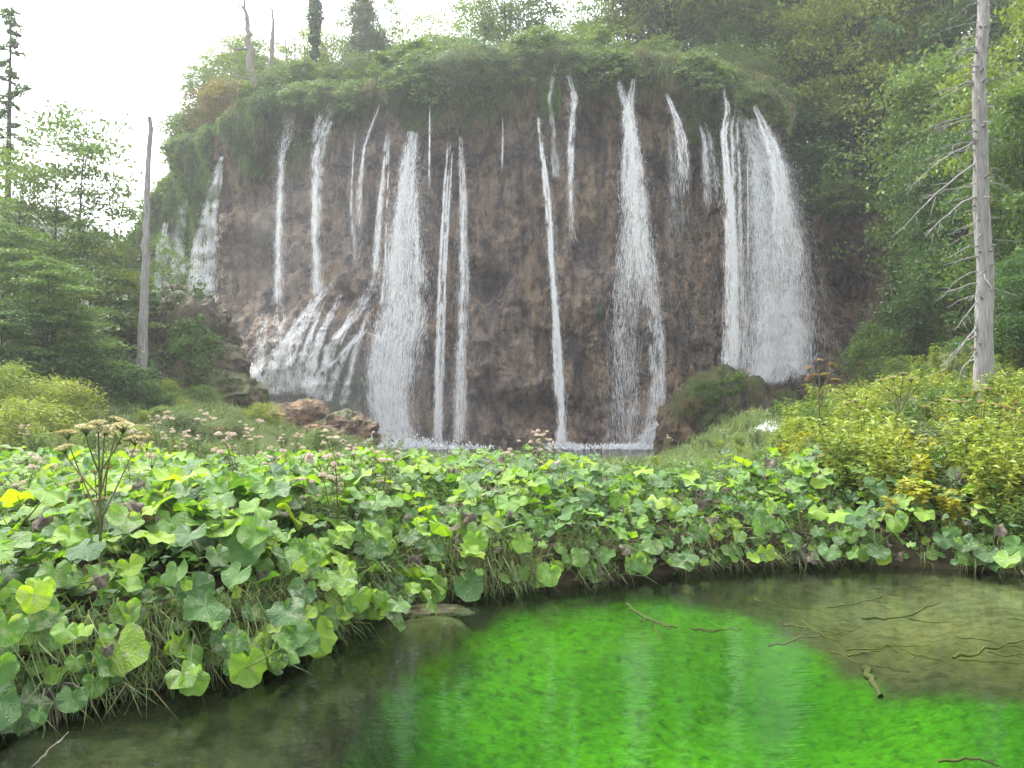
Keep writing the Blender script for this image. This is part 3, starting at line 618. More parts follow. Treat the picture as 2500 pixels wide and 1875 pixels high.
# ------------------------------------------------------------------ trees
def tree_meshes(seed, H, cr, cb, ncl, lper, leaf, flat=.35, tr=.14, clr=.30, leafm='leaf_mid', barkm='bark', shape='round', droop=0.0, wob=.04, top=1.0):
    r = np.random.default_rng(seed)
    nz = 9
    tz = np.linspace(0, .93 * H, nz)
    tx = np.cumsum(r.normal(0, wob * H / nz * 2, nz)); ty = np.cumsum(r.normal(0, wob * H / nz * 2, nz)); tx -= tx[0]; ty -= ty[0]
    trunk = MB(); trunk.add(*tube(np.stack([tx, ty, tz], 1), tr * (1 - .85 * (tz / tz[-1]) ** .9), 8, .05))
    crown = MB(); C = []; 
    for i in range(ncl):
        h = cb + (1 - cb) * ((i + r.random()) / ncl) ** .9
        u = (h - cb) / (1 - cb)
        if shape == 'round': env = math.sqrt(max(0, 1 - (2 * u - .9) ** 2 / 1.25)) 
        elif shape == 'cone': env = max(.06, (1 - u) ** .8)
        else: env = .35 + .65 * u
        a = i * 2.399 + r.normal(0, .5); rad = cr * env * math.sqrt(r.uniform(.12, 1.0))
        zt = h * H * top
        bx_ = np.interp(zt * .9, tz, tx); by_ = np.interp(zt * .9, tz, ty)
        c = np.array([bx_ + rad * math.cos(a), by_ + rad * math.sin(a), zt - droop * rad])
        zb = min(max(.12 * H, zt - .55 * rad - .06 * H), .9 * H)
        b0 = np.array([np.interp(zb, tz, tx), np.interp(zb, tz, ty), zb])
        mid = (b0 * .45 + c * .55) + np.array([0, 0, .10 * rad])
        br = tr * .32 * (1 - .6 * u)
        trunk.add(*tube(bez(b0, mid, c, 6), np.linspace(br, br * .25, 6), 5))
        n = int(lper * r.uniform(.55, 1.45))
        sz = cr * clr * r.uniform(.7, 1.35)
        # leaves sit on a few twigs of the cluster
        k = r.integers(0, 7, n); tw = r.normal(0, .55, (7, 3)) * np.array([1, 1, flat])
        q = tw[k] * r.random((n, 1)) ** .5 * 1.5 + r.normal(0, .30, (n, 3)) * np.array([1, 1, flat * 1.2])
        C.append(c + q * sz - np.array([0, 0, 1]) * (np.linalg.norm(q[:, :2], axis=1) ** 2 * .10 * sz)[:, None])
        for j in range(0, 7, 2):
            trunk.add(*tube(bez(c - (c - mid) * .2, c + tw[j] * .4 * sz, c + tw[j] * 1.3 * sz, 4), np.linspace(br * .3, .004, 4), 3))
    C = np.concatenate(C); n = len(C)
    Nn = r.normal(0, .8, (n, 3)) + np.array([0, 0, 1]); D = r.normal(0, 1, (n, 3)) + np.array([0, 0, -.35])
    crown.add(*leaf_quads(C, Nn, D, leaf * r.uniform(.6, 1.35, n), .62), 0, False)
    return trunk.mesh('trunk', M[barkm]), crown.mesh('crown', M[leafm])
PROTO = {}
def proto(key, *a, **k):
    PROTO[key] = (tree_meshes(*a, **k), a[1])
#      key        seed H   cr  cb  ncl lper leaf
proto('oak_a', 1, 10, 3.4, .22, 62, 330, .19, .5)
proto('oak_b', 2, 10, 3.0, .15, 62, 330, .19, .5)
proto('oak_c', 3, 10, 3.8, .30, 58, 340, .19, .45, leafm='leaf_lime')
proto('dark_a', 4, 10, 3.2, .12, 64, 340, .19, .4, leafm='leaf_dark')
proto('dark_b', 5, 10, 3.6, .25, 60, 340, .19, .45, leafm='leaf_dark')
proto('airy_a', 6, 10, 2.6, .32, 34, 150, .17, .22, tr=.10, clr=.36, wob=.02)
proto('airy_b', 7, 10, 2.9, .38, 32, 150, .17, .22, tr=.09, clr=.36, wob=.03)
proto('airy_lime', 8, 10, 2.9, .30, 36, 170, .18, .25, tr=.09, clr=.36, leafm='leaf_lime')
proto('layer_a', 9, 10, 4.0, .06, 54, 330, .20, .2, tr=.11, clr=.26)
proto('layer_b', 10, 10, 3.7, .04, 54, 330, .20, .2, tr=.11, clr=.26, leafm='leaf_dark')
proto('layer_lime', 11, 10, 3.8, .05, 54, 320, .20, .22, tr=.10, clr=.26, leafm='leaf_lime')
proto('cone', 12, 10, 2.3, .10, 66, 330, .17, .55, shape='cone', clr=.34, leafm='leaf_grey')
proto('shrub_a', 13, 3, 1.5, .03, 30, 230, .13, .6, tr=.05, clr=.36)
proto('shrub_b', 14, 3, 1.7, .02, 30, 230, .12, .6, tr=.04, clr=.38, leafm='leaf_grey')
proto('shrub_c', 15, 3, 1.6, .02, 28, 230, .13, .55, tr=.04, clr=.36, leafm='leaf_dark')
proto('shrub_autumn', 16, 3, 1.5, .05, 28, 170, .13, .5, tr=.05, clr=.36, leafm='leaf_autumn')
proto('shrub_lime', 17, 3, 1.7, .02, 34, 260, .11, .65, tr=.04, clr=.34, leafm='leaf_lime')
proto('shrub_broad', 18, 3, 1.9, .02, 26, 120, .26, .45, tr=.04, clr=.36, leafm='leaf_mid')
def plant(kind, name, label, px, Y, top_py, cat='tree', group=None, widen=1.0, rot=None, base_z=None, sink=.15, lean=0.0):
    """stand a tree where photo column px has depth Y, as tall as its top in the photo"""
    (tm, cm), H0 = PROTO[kind]
    top = P(px, top_py, Y); x, y = top[0], top[1]
    z = ground_z(x, y) if base_z is None else base_z
    h = max(.6, top[2] - z) + sink
    s = h / H0
    e = bpy.data.objects.new(name, None); COL.objects.link(e); e.empty_display_size = .2
    e.location = (x, y, z - sink); e.rotation_euler = (0, lean, rng.uniform(0, 6.28) if rot is None else rot)
    sw = s * widen
    e.scale = (sw, sw, s)
    obj('trunk', tm, e); obj('crown', cm, e)
    return tag(e, label, cat, group)
gT = 'trees on top of the cliff'; gR = 'trees on the wooded slope at the right'; gL = 'trees of the thicket at the left'
# on the cliff top, left to right
plant('airy_a', 'leaning_tree', 'sparse tree at the left end of the cliff top above the bright moss', 470, 49, 190, group=gT)
plant('airy_lime', 'young_tree', 'pale yellow-green tree behind the two dead trunks on the cliff top', 545, 50, 90, group=gT, widen=1.1)
plant('airy_b', 'young_tree', 'thin sapling between dead trunks and ivy column', 700, 50, 130, group=gT)
plant('cone', 'conical_tree', 'soft grey-green conical tree on the skyline right of the ivy column', 885, 52, -15, group=gT, widen=.85)
plant('airy_a', 'slender_tree', 'slim bare-stemmed tree beside the conical tree on the skyline', 960, 52, -30, group=gT, widen=.6)
plant('airy_lime', 'hazy_tree', 'pale hazy tree with open crown in the middle of the skyline', 1020, 56, 35, group=gT, widen=.9)
plant('airy_b', 'hazy_tree', 'low misty tree left of the big round skyline tree', 1105, 54, 70, group=gT)
plant('oak_a', 'round_tree', 'big round tree cut by the top edge above the highest lip', 1230, 50, -95, group=gT, widen=.95)
plant('airy_a', 'slender_tree', 'open little tree in the gap right of the big round skyline tree', 1375, 54, 30, group=gT)
plant('oak_c', 'thick_trunk_tree', 'spreading tree with thick dark trunk above the V-shaped fall', 1640, 47, -330, group=gT, widen=1.0)
plant('oak_a', 'broad_tree', 'leafy tree hanging into the sky left of the thick dark trunk', 1530, 52, -140, group=gT, widen=.9)
plant('oak_b', 'broad_tree', 'broad tree directly behind the twin falls', 1790, 50, -120, group=gT, widen=1.0)
plant('oak_a', 'broad_tree', 'tall tree behind the outermost spray arc', 1880, 54, -260, group=gT)
plant('dark_a', 'dark_tree', 'dark bushy tree just behind the right shoulder of the cliff', 1880, 50, 130, group=gT, widen=.9)
plant('airy_b', 'hazy_tree', 'low open tree on the rim left of the tall forked dead trunk', 500, 48, 150, group=gT, widen=1.2)
plant('airy_a', 'hazy_tree', 'leafy young tree between the two dead trunks', 625, 48, 85, group=gT, widen=1.1)
plant('airy_lime', 'hazy_tree', 'hazy light tree just left of the ivy column', 735, 50, 75, group=gT, widen=1.0)
plant('airy_b', 'hazy_tree', 'hazy open tree just right of the ivy column', 815, 52, 60, group=gT, widen=1.0)
plant('airy_a', 'hazy_tree', 'misty round-topped tree left of the big round skyline tree, close to it', 1150, 56, 20, group=gT, widen=1.1)
for i, (x, yy, k) in enumerate(((590, 130, 'oak_b'), (675, 120, 'airy_b'), (780, 140, 'oak_b'), (850, 95, 'airy_a'), (930, 100, 'oak_b'), (1075, 105, 'oak_a'), (1320, 70, 'airy_b'), (1430, 60, 'oak_b'))):
    plant(k, 'skyline_tree', f'low hazy tree of the skyline behind the rim shrubs, {ORD[i]} from the left', x, 53, yy, group=gT, widen=1.15)
# the wooded slope on the right
plant('oak_c', 'lime_tree', 'light yellow-green tree high on the wooded slope, left of the dead spruce', 2120, 44, -60, group=gR, widen=.95)
plant('oak_b', 'slope_tree', 'tall mid-green tree on the slope above the dark hollow', 1985, 50, -160, group=gR)
plant('dark_b', 'slope_tree', 'dark tree with forked leaning trunk and sky showing round it', 2085, 49, 150, group=gR, widen=1.1, lean=.15)
plant('dark_a', 'slope_tree', 'dark tree behind the top of the dead spruce', 2290, 42, -130, group=gR, widen=.9)
plant('oak_a', 'slope_tree', 'tall tree filling the gap beyond the light yellow-green tree', 2210, 56, -260, group=gR, widen=1.2)
plant('oak_b', 'slope_tree', 'tall tree at the upper right corner behind the dead spruce', 2420, 46, -300, group=gR, widen=1.1)
plant('dark_b', 'slope_tree', 'dark understorey tree below the forked leaning trunk', 2010, 48, 290, group=gR, widen=.9)
plant('dark_a', 'slope_tree', 'dense dark tree overhanging the brown rock right of the great veil', 2120, 44.5, 350, group=gR, widen=.9)
plant('dark_b', 'layered_tree', 'broad dark tree in the middle of the wooded slope', 2320, 38, 330, group=gR, widen=.75)
plant('dark_b', 'layered_tree', 'leafy dark green tree left of the dead spruce', 2310, 31, 330, group=gR, widen=.68)
plant('oak_a', 'layered_tree', 'mid-green tree behind the dead spruce branches', 2320, 34, 150, group=gR, widen=.85)
plant('oak_b', 'near_tree', 'near mid-green tree right of the dead spruce', 2500, 23, 240, group=gR, widen=.8)
plant('layer_lime', 'layered_tree', 'yellow-green tree at the right edge above the near mid-green tree', 2580, 25, -80, group=gR, widen=.7)
plant('layer_b', 'layered_tree', 'low dark tree behind the foot of the dead spruce', 2430, 25, 560, group=gR, widen=1.2)
plant('dark_b', 'slope_tree', 'small dark tree at the right edge behind the foot of the dead spruce', 2530, 20, 620, group=gR, widen=1.2)
plant('dark_b', 'layered_tree', 'dark spreading tree over the soil slope right of the hollow rock', 2310, 36, 520, group=gR, widen=.75)
plant('shrub_a', 'sapling', 'pale leafy sapling on the brown soil slope right of the great veil', 2135, 33, 805, 'shrub', gR, .8)
plant('shrub_a', 'sapling', 'low leafy bush on the soil slope below the layered trees', 2195, 30, 875, 'shrub', gR)
plant('shrub_c', 'bush', 'dark bush on the upper edge of the soil slope', 2230, 34, 740, 'shrub', gR, 1.3)
plant('shrub_c', 'bush', 'dark bush behind the base of the dead spruce', 2350, 23, 830, 'shrub', gR, 1.2)
plant('shrub_c', 'bush', 'round bush at the right edge beyond the dead spruce base', 2490, 20, 800, 'shrub', gR, 1.2)
# the thicket on the left
plant('airy_a', 'slender_tree', 'slender tree with open layered crown, left of the bare pole trunk', 195, 31, 275, group=gL, widen=.95)
plant('airy_b', 'slender_tree', 'slender tree with dark straight stem and open crown, second from the left edge', 140, 29, 330, group=gL, widen=.95)
plant('airy_a', 'slender_tree', 'open-crowned tree at the left edge beside the sparse spruce', 50, 30, 380, group=gL, widen=1.1)
plant('airy_b', 'small_tree', 'small dark-stemmed tree before the shoulder fall at the cliff foot', 395, 36, 575, group=gL, widen=.55)
plant('layer_lime', 'layered_tree', 'bright yellow-green layered tree in the middle of the left thicket', 220, 31, 585, group=gL, widen=1.1)
plant('layer_a', 'layered_tree', 'mid-green layered tree at the left edge of the thicket', 50, 27, 560, group=gL, widen=1.1)
plant('layer_a', 'layered_tree', 'mid-green layered tree left of the middle of the thicket', 120, 25, 640, group=gL, widen=1.1)
plant('layer_b', 'layered_tree', 'dark layered tree behind the bare pole trunk', 275, 33, 680, group=gL, widen=1.1)
plant('layer_a', 'layered_tree', 'low layered tree spreading over the dark ground of the thicket', 160, 25, 740, group=gL, widen=1.2)
plant('layer_b', 'layered_tree', 'low dark tree at the left edge below the layered trees', 20, 24, 740, group=gL, widen=1.4)
plant('shrub_c', 'bush', 'dark bush under the layered trees left of the bare pole trunk', 235, 26, 860, 'shrub', gL, 1.2)
plant('shrub_c', 'bush', 'dark bush hiding the foot of the bare pole trunk', 335, 25.5, 900, 'shrub', gL, 1.3)
plant('shrub_c', 'bush', 'dark bush in the shade of the left thicket', 130, 24, 860, 'shrub', gL, 1.4)
plant('shrub_a', 'bush', 'leafy bush growing on the dark overgrown mound', 470, 31.5, 800, 'shrub', gL, .8)
plant('shrub_c', 'bush', 'trailing bush on top of the dark overgrown mound', 425, 33, 720, 'shrub', gL, 1.0)
plant('shrub_lime', 'willow_bush', 'bright yellow-green willow bush left of the bare pole trunk', 130, 21, 935, 'shrub', gL, 1.35)
plant('shrub_lime', 'willow_bush', 'bright willow bush cut by the left edge', 5, 20, 905, 'shrub', gL, 1.2)
plant('shrub_lime', 'willow_bush', 'low willow bush in front of the two bright ones at the left', 70, 18, 985, 'shrub', gL, 1.5)

# shrubs along the rim of the cliff
rim_x = np.linspace(445, 2010, 58) + rng.uniform(-9, 9, 58)
KINDW = {'shrub_a': 'green', 'shrub_b': 'grey-green', 'shrub_c': 'dark', 'shrub_autumn': 'brownish', 'shrub_lime': 'light green', 'shrub_broad': 'broad-leaved'}
for i, x in enumerate(rim_x):
    ry = float(np.interp(x, RIM[:, 0], RIM[:, 2])); rY = float(np.interp(x, RIM[:, 0], RIM[:, 1]))
    if x < 660: kd = random.choice(['shrub_autumn', 'shrub_a', 'shrub_lime', 'shrub_a'])
    elif x < 1150: kd = random.choice(['shrub_b', 'shrub_c', 'shrub_a', 'shrub_broad'])
    elif x < 1650: kd = random.choice(['shrub_broad', 'shrub_b', 'shrub_a', 'shrub_broad'])
    else: kd = random.choice(['shrub_b', 'shrub_c', 'shrub_a'])
    hgt = rng.uniform(48, 110) if x < 680 else (25 + 75 * rng.random() ** 1.5 if x < 1150 else 22 + 62 * rng.random() ** 1.8)
    plant(kd, 'rim_shrub', f'{KINDW[kd]} shrub on the cliff rim, {ordw(i)} from the left along the edge', x, rY + rng.uniform(.5, 3.2), ry - hgt + 12, 'shrub', 'shrubs along the cliff rim', rng.uniform(1.0, 1.5), sink=.35)

# leafy plants that cling to the face below the rim
cl = sorted((float(x), float(np.interp(x, RIM[:, 0], RIM[:, 2]) + rng.uniform(2, 75))) for x in np.concatenate([rng.uniform(560, 1240, 20), rng.uniform(1200, 1560, 20), rng.uniform(1560, 1860, 10), rng.uniform(1930, 2120, 8)]))
for i, (x, y) in enumerate(cl):
    kd = random.choice(['shrub_broad', 'shrub_broad', 'shrub_b', 'shrub_a', 'shrub_c'])
    (tm, cm), H0 = PROTO[kd]; q = P(x, y, hit(x, y) + .1); h = rng.uniform(.7, 1.5) / H0
    e = bpy.data.objects.new('cliff_shrub', None); COL.objects.link(e); e.location = q; e.rotation_euler = (rng.uniform(.3, .8), rng.normal(0, .2), 0); e.scale = (h * 1.5, h * 1.3, h)
    obj('trunk', tm, e); obj('crown', cm, e)
    tag(e, f'{KINDW[kd]} plant clinging to the mossy cliff below the rim, {ordw(i)} from the left', 'shrub', 'plants clinging to the cliff')

for x, y, Yb, kd, hh, lab in BOULDER_PLANTS:
    (tm, cm), H0 = PROTO[kd]; h = hh / H0
    e = bpy.data.objects.new('boulder_plant', None); COL.objects.link(e); e.location = P(x, y, Yb); e.rotation_euler = (rng.uniform(.3, .7), 0, rng.uniform(0, 6)); e.scale = (h * 1.6, h * 1.6, h)
    obj('trunk', tm, e); obj('crown', cm, e); tag(e, lab, 'shrub', 'plants on the boulder')

mb_ = sorted((float(rng.uniform(230, 930)), float(rng.uniform(17, 28.5))) for _ in range(16))
for i, (x, Yb) in enumerate(mb_):
    kd = random.choice(['shrub_b', 'shrub_a', 'shrub_b', 'shrub_lime']); q = P(x, 1000, Yb); zz = ground_z(q[0], q[1])
    _, ty = proj(np.array([q[0], q[1], zz + rng.uniform(.45, .95)]))
    plant(kd, 'meadow_bush', f'low {KINDW[kd]} bush in the meadow before the falls, {ORD[i]} from the left', x, Yb, float(ty), 'shrub', 'bushes of the meadow', 1.5)

# dead and special trees
def dead_tree(name, label, px, Y, pts, r0, material, limbs, seed, group=None, base=None, r1=.02, n=10):
    """pts: photo points of the trunk from foot to tip; limbs: lists of photo points"""
    r = np.random.default_rng(seed)
    w = np.array([P(a, b, Y + (c[0] if c else 0)) for a, b, *c in pts])
    root = w[0].copy()
    t = np.linspace(0, len(w) - 1, 26)
    path = np.stack([np.interp(t, np.arange(len(w)), w[:, k]) for k in range(3)], 1)
    path[1:-1] += r.normal(0, r0 * .12, (24, 3))
    e = bpy.data.objects.new(name, None); COL.objects.link(e); e.location = root; e.empty_display_size = .2
    mb = MB(); mb.add(*tube(path - root, np.linspace(r0, r1, 26) * (1 + .25 * np.exp(-np.linspace(0, 26, 26))), n, .05))
    obj('trunk', mb.mesh('trunk', M[material]), e)
    for lp in limbs:
        q = np.array([P(a, b, Y + dy) for a, b, dy in lp]) - root
        tt = np.linspace(0, len(q) - 1, 9)
        pp = np.stack([np.interp(tt, np.arange(len(q)), q[:, k]) for k in range(3)], 1)
        pp[1:] += r.normal(0, .02 + r0 * .05, (8, 3))
        mb = MB(); br = r0 * .22
        mb.add(*tube(pp, np.linspace(br, .008, 9), 5))
        for j in range(3):
            k0 = r.integers(3, 7); L = np.linalg.norm(pp[-1] - pp[0]) * r.uniform(.18, .4)
            dv = unit(unit(pp[-1] - pp[0]) + r.normal(0, .55, 3)) * L
            mb.add(*tube(bez(pp[k0], pp[k0] + dv * .5 + np.array([0, 0, .04 * L]), pp[k0] + dv, 5), np.linspace(br * .35, .004, 5), 4))
        obj('branch', mb.mesh('branch', M[material]), e)
    return tag(e, label, 'dead tree', group)
dead_tree('bare_pole_trunk', 'bare grey pole trunk without branches at the left of the falls', 350, 27.5, [(345, 925), (350, 800), (356, 640), (360, 480), (365, 285)],   .19, 'bark_grey', [], 31, r1=.07)
dead_tree('dead_tree', 'tall pale dead trunk forking into the sky at the left of the cliff top', 610, 44.5,
          [(640, 262), (628, 220), (612, 160), (606, 100), (604, 50), (597, 15), (602, -30)], .34, 'bark_pale',
          [[(606, 120, 0), (575, 118, 0), (550, 112, .3), (525, 90, .4)], [(597, 22, 0), (580, 10, 0), (560, -12, 0)], [(630, 235, 0), (590, 220, -.3), (560, 205, -.4), (520, 185, -.5)], [(620, 190, 0), (585, 190, .2), (545, 178, .3)]], 32)
dead_tree('dead_tree', 'thin twisted dead trunk right of the tall forked one', 660, 45,
          [(648, 255), (652, 200), (662, 150), (664, 100), (668, 60), (664, 22), (655, -10)], .2, 'bark_pale',
          [[(664, 90, 0), (650, 60, 0), (648, 10, 0)], [(655, 170, 0), (690, 180, 0), (715, 215, .2)]], 33)
for i, (a, b) in enumerate(((700, 60), (722, 40), (745, 70))):
    dead_tree('bare_sapling', f'bare grey sapling stem between dead trunks and ivy column, {ORD[i]} from the left', a, 45.5, [(a + 5, 245), (a, 180), (a - 2, 120), (a - 6, b)], .07, 'bark_pale', [[(a, 150, 0), (a + 8, 130, 0), (a + 14, 105, 0)]], 40 + i)
# ivy column
def leafy_column(name, label, px, Y, y0, y1, wpx, n, leafm, leaf=.14):
    a = P(px, y0, Y); b = P(px + 2, y1, Y)
    h = b[2] - a[2]; r0 = wpx / FPX * Y
    e = bpy.data.objects.new(name, None); COL.objects.link(e); e.location = a
    obj('trunk', MB().add(*tube(np.array([[0, 0, 0], [0.1, 0, h * .5], [.05, 0, h * .95]]), [.16, .12, .05], 7)).mesh('trunk', M['bark']), e)
    t = rng.random(n); rr = r0 * (.25 + .75 * np.sin(np.clip(t * 1.05, 0, 1) * np.pi) ** .5) * (.75 + .5 * vnoise(t * 9, 0 * t, 0, 3))
    th = rng.uniform(0, 6.28, n)
    C = np.stack([rr * np.cos(th) * rng.random(n) ** .4, rr * np.sin(th) * rng.random(n) ** .4, (.22 + .8 * t) * h], 1)
    obj('crown', MB().add(*leaf_quads(C, np.stack([np.cos(th), np.sin(th), 0 * th + .5], 1) + rng.normal(0, .4, (n, 3)), rng.standard_normal((n, 3)) - np.array([0, 0, 1]), leaf * rng.uniform(.6, 1.3, n), .7), 0, False).mesh('crown', M[leafm]), e)
    return tag(e, label, 'tree', gT)
leafy_column('ivy_tree', 'ivy-covered trunk standing as a dark column on the skyline', 768, 45, 200, -12, 22, 4200, 'leaf_dark')
# sparse spruce at the left edge
def spruce(name, label, px, Y, y0, y1, wpx):
    a = P(px, y0, Y); b = P(px, y1, Y); h = b[2] - a[2]; R0 = wpx / FPX * Y
    e = bpy.data.objects.new(name, None); COL.objects.link(e); e.location = a
    obj('trunk', MB().add(*tube(np.array([[0, 0, 0], [.05, 0, h * .4], [0, 0, h]]), [.2, .14, .02], 7)).mesh('trunk', M['bark']), e)
    mb = MB(); C = []; D = []
    for k in range(70):
        u = .25 + .74 * k / 70; L = R0 * (1.25 - u) * rng.uniform(.5, 1.1); th = k * 2.4 + rng.normal(0, .3)
        if rng.random() < .25: continue
        dv = np.array([math.cos(th), math.sin(th), -.12]); s0 = np.array([0, 0, u * h])
        pth = bez(s0, s0 + dv * L * .5 - np.array([0, 0, .12 * L]), s0 + dv * L, 6)
        mb.add(*tube(pth, np.linspace(.025, .005, 6), 4))
        m_ = int(60 * L + 12); t = rng.random(m_) ** .6
        C.append(s0 + dv * L * t[:, None] - np.array([0, 0, 1]) * (.06 * L * np.sin(t * 3.1))[:, None] + rng.normal(0, .09, (m_, 3)) * np.array([1, 1, .6]) - np.array([0, 0, .08]))
        D.append(dv + rng.normal(0, .5, (m_, 3)))
    obj('branch', mb.mesh('branch', M['bark']), e)
    C = np.concatenate(C); D = np.concatenate(D)
    obj('crown', MB().add(*leaf_quads(C, rng.standard_normal(C.shape) * .5 + np.array([0, 0, 1]), D, rng.uniform(.2, .38, len(C)), .28), 0, False).mesh('crown', M['leaf_dark']), e)
    return tag(e, label, 'tree', gL)
spruce('spruce', 'tall sparse spruce with gappy branches at the left edge against the sky', 6, 33, 900, 0, 110)
# the silver dead spruce on the right
def dead_spruce():
    Y = 17.0
    r = np.random.default_rng(55)
    P0, P1 = P(2396, 985, Y), P(2398, -60, Y)
    P0[2] = min(P0[2], ground_z(P0[0], P0[1]) - .1)
    H = P1[2] - P0[2]
    e = bpy.data.objects.new('dead_spruce', None); COL.objects.link(e); e.location = P0
    k = np.linspace(0, 1, 70); pth = np.outer(k, P1 - P0) + np.stack([.07 * np.sin(k * 7) + .02 * np.sin(k * 23), .03 * np.cos(k * 5), 0 * k], 1)
    rad = np.interp(k, [0, .04, .12, .5, 1], [.28, .215, .19, .155, .11])
    mb = MB(); mb.add(*tube(pth, rad, 18, .055))
    tr_ = obj('trunk', mb.mesh('trunk', M['bark_grey']), e)
    for i in range(26):                                     # broken stubs and knots
        u = r.uniform(.1, .98); th = r.uniform(0, 6.28)
        c = np.array([np.interp(u, k, pth[:, j]) for j in range(3)]); rr = np.interp(u, k, rad)
        dv = np.array([math.cos(th), math.sin(th), r.uniform(-.2, .3)])
        obj('stub', MB().add(*tube(np.array([c + dv * rr * .8, c + dv * (rr + .05), c + dv * (rr + r.uniform(.06, .14))]), [.035, .026, .012], 6)).mesh('stub', M['bark_grey']), tr_)
    spec = []
    for i in range(66):
        u = .28 + .70 * (i / 66) + r.normal(0, .006)
        side = r.choice([math.pi, 0], p=[.62, .38]) + r.normal(0, .75)
        spec.append((u, side, r.uniform(.35, .8) * (1.6 if u < .8 else 1.2) * (1.0 if abs(math.cos(side)) > .5 else .7) * (1 if math.cos(side) < 0 else .55), r.uniform(-.45, -.05)))
    spec += [(.62, 3.2, 2.0, -.55), (.58, 3.0, 2.2, -.75), (.50, 3.3, 1.9, -.6), (.22, 3.2, 1.5, -.95), (.20, 3.0, 1.3, -.7), (.17, 3.1, 1.1, -1.3), (.15, .2, .9, -1.2), (.13, .1, .6, -1.4), (.28, 3.1, 1.2, -1.1)]
    for u, th, L, dz in spec:
        c = np.array([np.interp(u, k, pth[:, j]) for j in range(3)])
        dv = np.array([math.cos(th), math.sin(th) - .2, dz]); dv /= np.linalg.norm(dv)
        mid = c + dv * L * .5 + np.array([0, 0, .10 * L]) + r.normal(0, .05, 3); end = c + dv * L + np.array([0, 0, -.06 * L]) + r.normal(0, .06, 3)
        mb = MB(); b0 = .012 + .009 * L
        q = bez(c, mid, end, 8); q[1:] += r.normal(0, .012, (7, 3))
        mb.add(*tube(q, np.linspace(b0, .004, 8), 5))
        for j in range(int(2 + L * 2)):
            m_ = r.integers(3, 8); d2 = unit(dv + r.normal(0, .5, 3) + np.array([0, 0, -.15])) * L * r.uniform(.12, .32)
            mb.add(*tube(bez(q[m_], q[m_] + d2 * .5 + r.normal(0, .02, 3), q[m_] + d2, 4), np.linspace(b0 * .35, .003, 4), 4))
        obj('branch', mb.mesh('branch', M['bark_grey']), e)
    tag(e, 'tall silver-grey dead spruce with broken whorls of bare branches on the right', 'dead tree')
dead_spruce()

# far wooded hill at the left
hx = np.linspace(-150, -20, 120); hy = np.linspace(95, 149, 50)
HX, HY = np.meshgrid(hx, hy, indexing='ij')
HZ = 30 * np.exp(-((HX + 95) / 45) ** 2) * S((HY - 95) / 40) + 6 * S((HY - 95) / 20) + 1.6 * fbm(HX * .22, HY * .22, 0, 4, 71)
hme, nt, out = mat('wooded_hill')
hn = noise_node(nt, .5, 8, .7, pos(nt))
prin(nt, out, ramp(nt, hn.outputs[0], [(.35, (.02, .035, .014)), (.65, (.06, .085, .03))]), .95, .1, bump(nt, hn.outputs[0], 1.0, 1.5))
tag(obj('hill', MB().add(np.stack([HX, HY, HZ], -1), grid_faces(120, 50)).mesh('hill', hme)), kind='structure')
HC = []
for _ in range(900):
    i, j = rng.integers(8, 112), rng.integers(8, 46)
    HC.append((HX[i, j] + rng.uniform(-1, 1), HY[i, j] + rng.uniform(-1, 1), HZ[i, j]))
HC = np.array(HC); q = np.repeat(HC, 46, 0); m_ = len(q)
u = unit(rng.standard_normal((m_, 3))); q = q + u * np.array([1.7, 1.7, 2.6]) * rng.uniform(.6, 1, (m_, 1)) + np.array([0, 0, 2.0])
tag(obj('forest', MB().add(*leaf_quads(q, u + np.array([0, 0, .6]), rng.standard_normal((m_, 3)), rng.uniform(.6, 1.3, m_), .7), 0, False).mesh('forest', M['leaf_dark'])), 'dense distant wood covering the far hill on the left', 'forest', kind='stuff')

# ------------------------------------------------------------------ moss and grass
def blades(C, d0, d1, L, w):
    """bent tapering blades: root, first and second direction, length, width"""
    n = len(C); L = np.broadcast_to(L, (n,))[:, None]; w = np.broadcast_to(w, (n,))[:, None]
    d0 = unit(d0); d1 = unit(d1)
    sd = unit(np.cross(d0 + d1, rng.standard_normal((n, 3)))) * w * .5
    a = C; b = C + d0 * L * .5; c = b + d1 * L * .5
    v = np.stack([a - sd, a + sd, b + sd * .8, b - sd * .8, c + sd * .12, c - sd * .12], 1).reshape(-1, 3)
    q = 6 * np.arange(n)[:, None]
    return v, np.concatenate([q + np.array([[0, 1, 2, 3]]), q + np.array([[3, 2, 4, 5]])])
def blade_object(name, label, material, C, d0, d1, L, w, cat='grass'):
    return tag(obj(name, MB().add(*blades(C, d0, d1, L, w), 0, False).mesh(name, M[material])), label, cat, kind='stuff')
fv = CV[:, :NF].reshape(-1, 3); fm = mossA[:, :NF].ravel(); fpx, fpy = cpx[:, :NF].ravel(), cpy[:, :NF].ravel()
fon = np.repeat(on[:, None, :], NF, 1).reshape(-1, 2)
def moss_on(sel, n, name, label, material, L, w):
    idx = np.nonzero(sel)[0]; pk = rng.choice(idx, n)
    C = fv[pk] + rng.normal(0, .05, (n, 3)); o3 = np.concatenate([fon[pk], np.zeros((n, 1))], 1)
    clump = .6 + .8 * (vnoise(C[:, 0] * .9, C[:, 2] * .6, 0, 88) * .5 + .5)
    return blade_object(name, label, material, C, o3 * .8 + rng.normal(0, .35, (n, 3)), np.array([0, 0, -1.0]) + o3 * .15 + rng.normal(0, .16, (n, 3)), rng.uniform(*L, n) * clump, rng.uniform(w * .6, w * 1.4, n), 'moss')
edge = fm + .35 * fbm(fv[:, 0] * .5, fv[:, 2] * .35, 0, 3, 90)
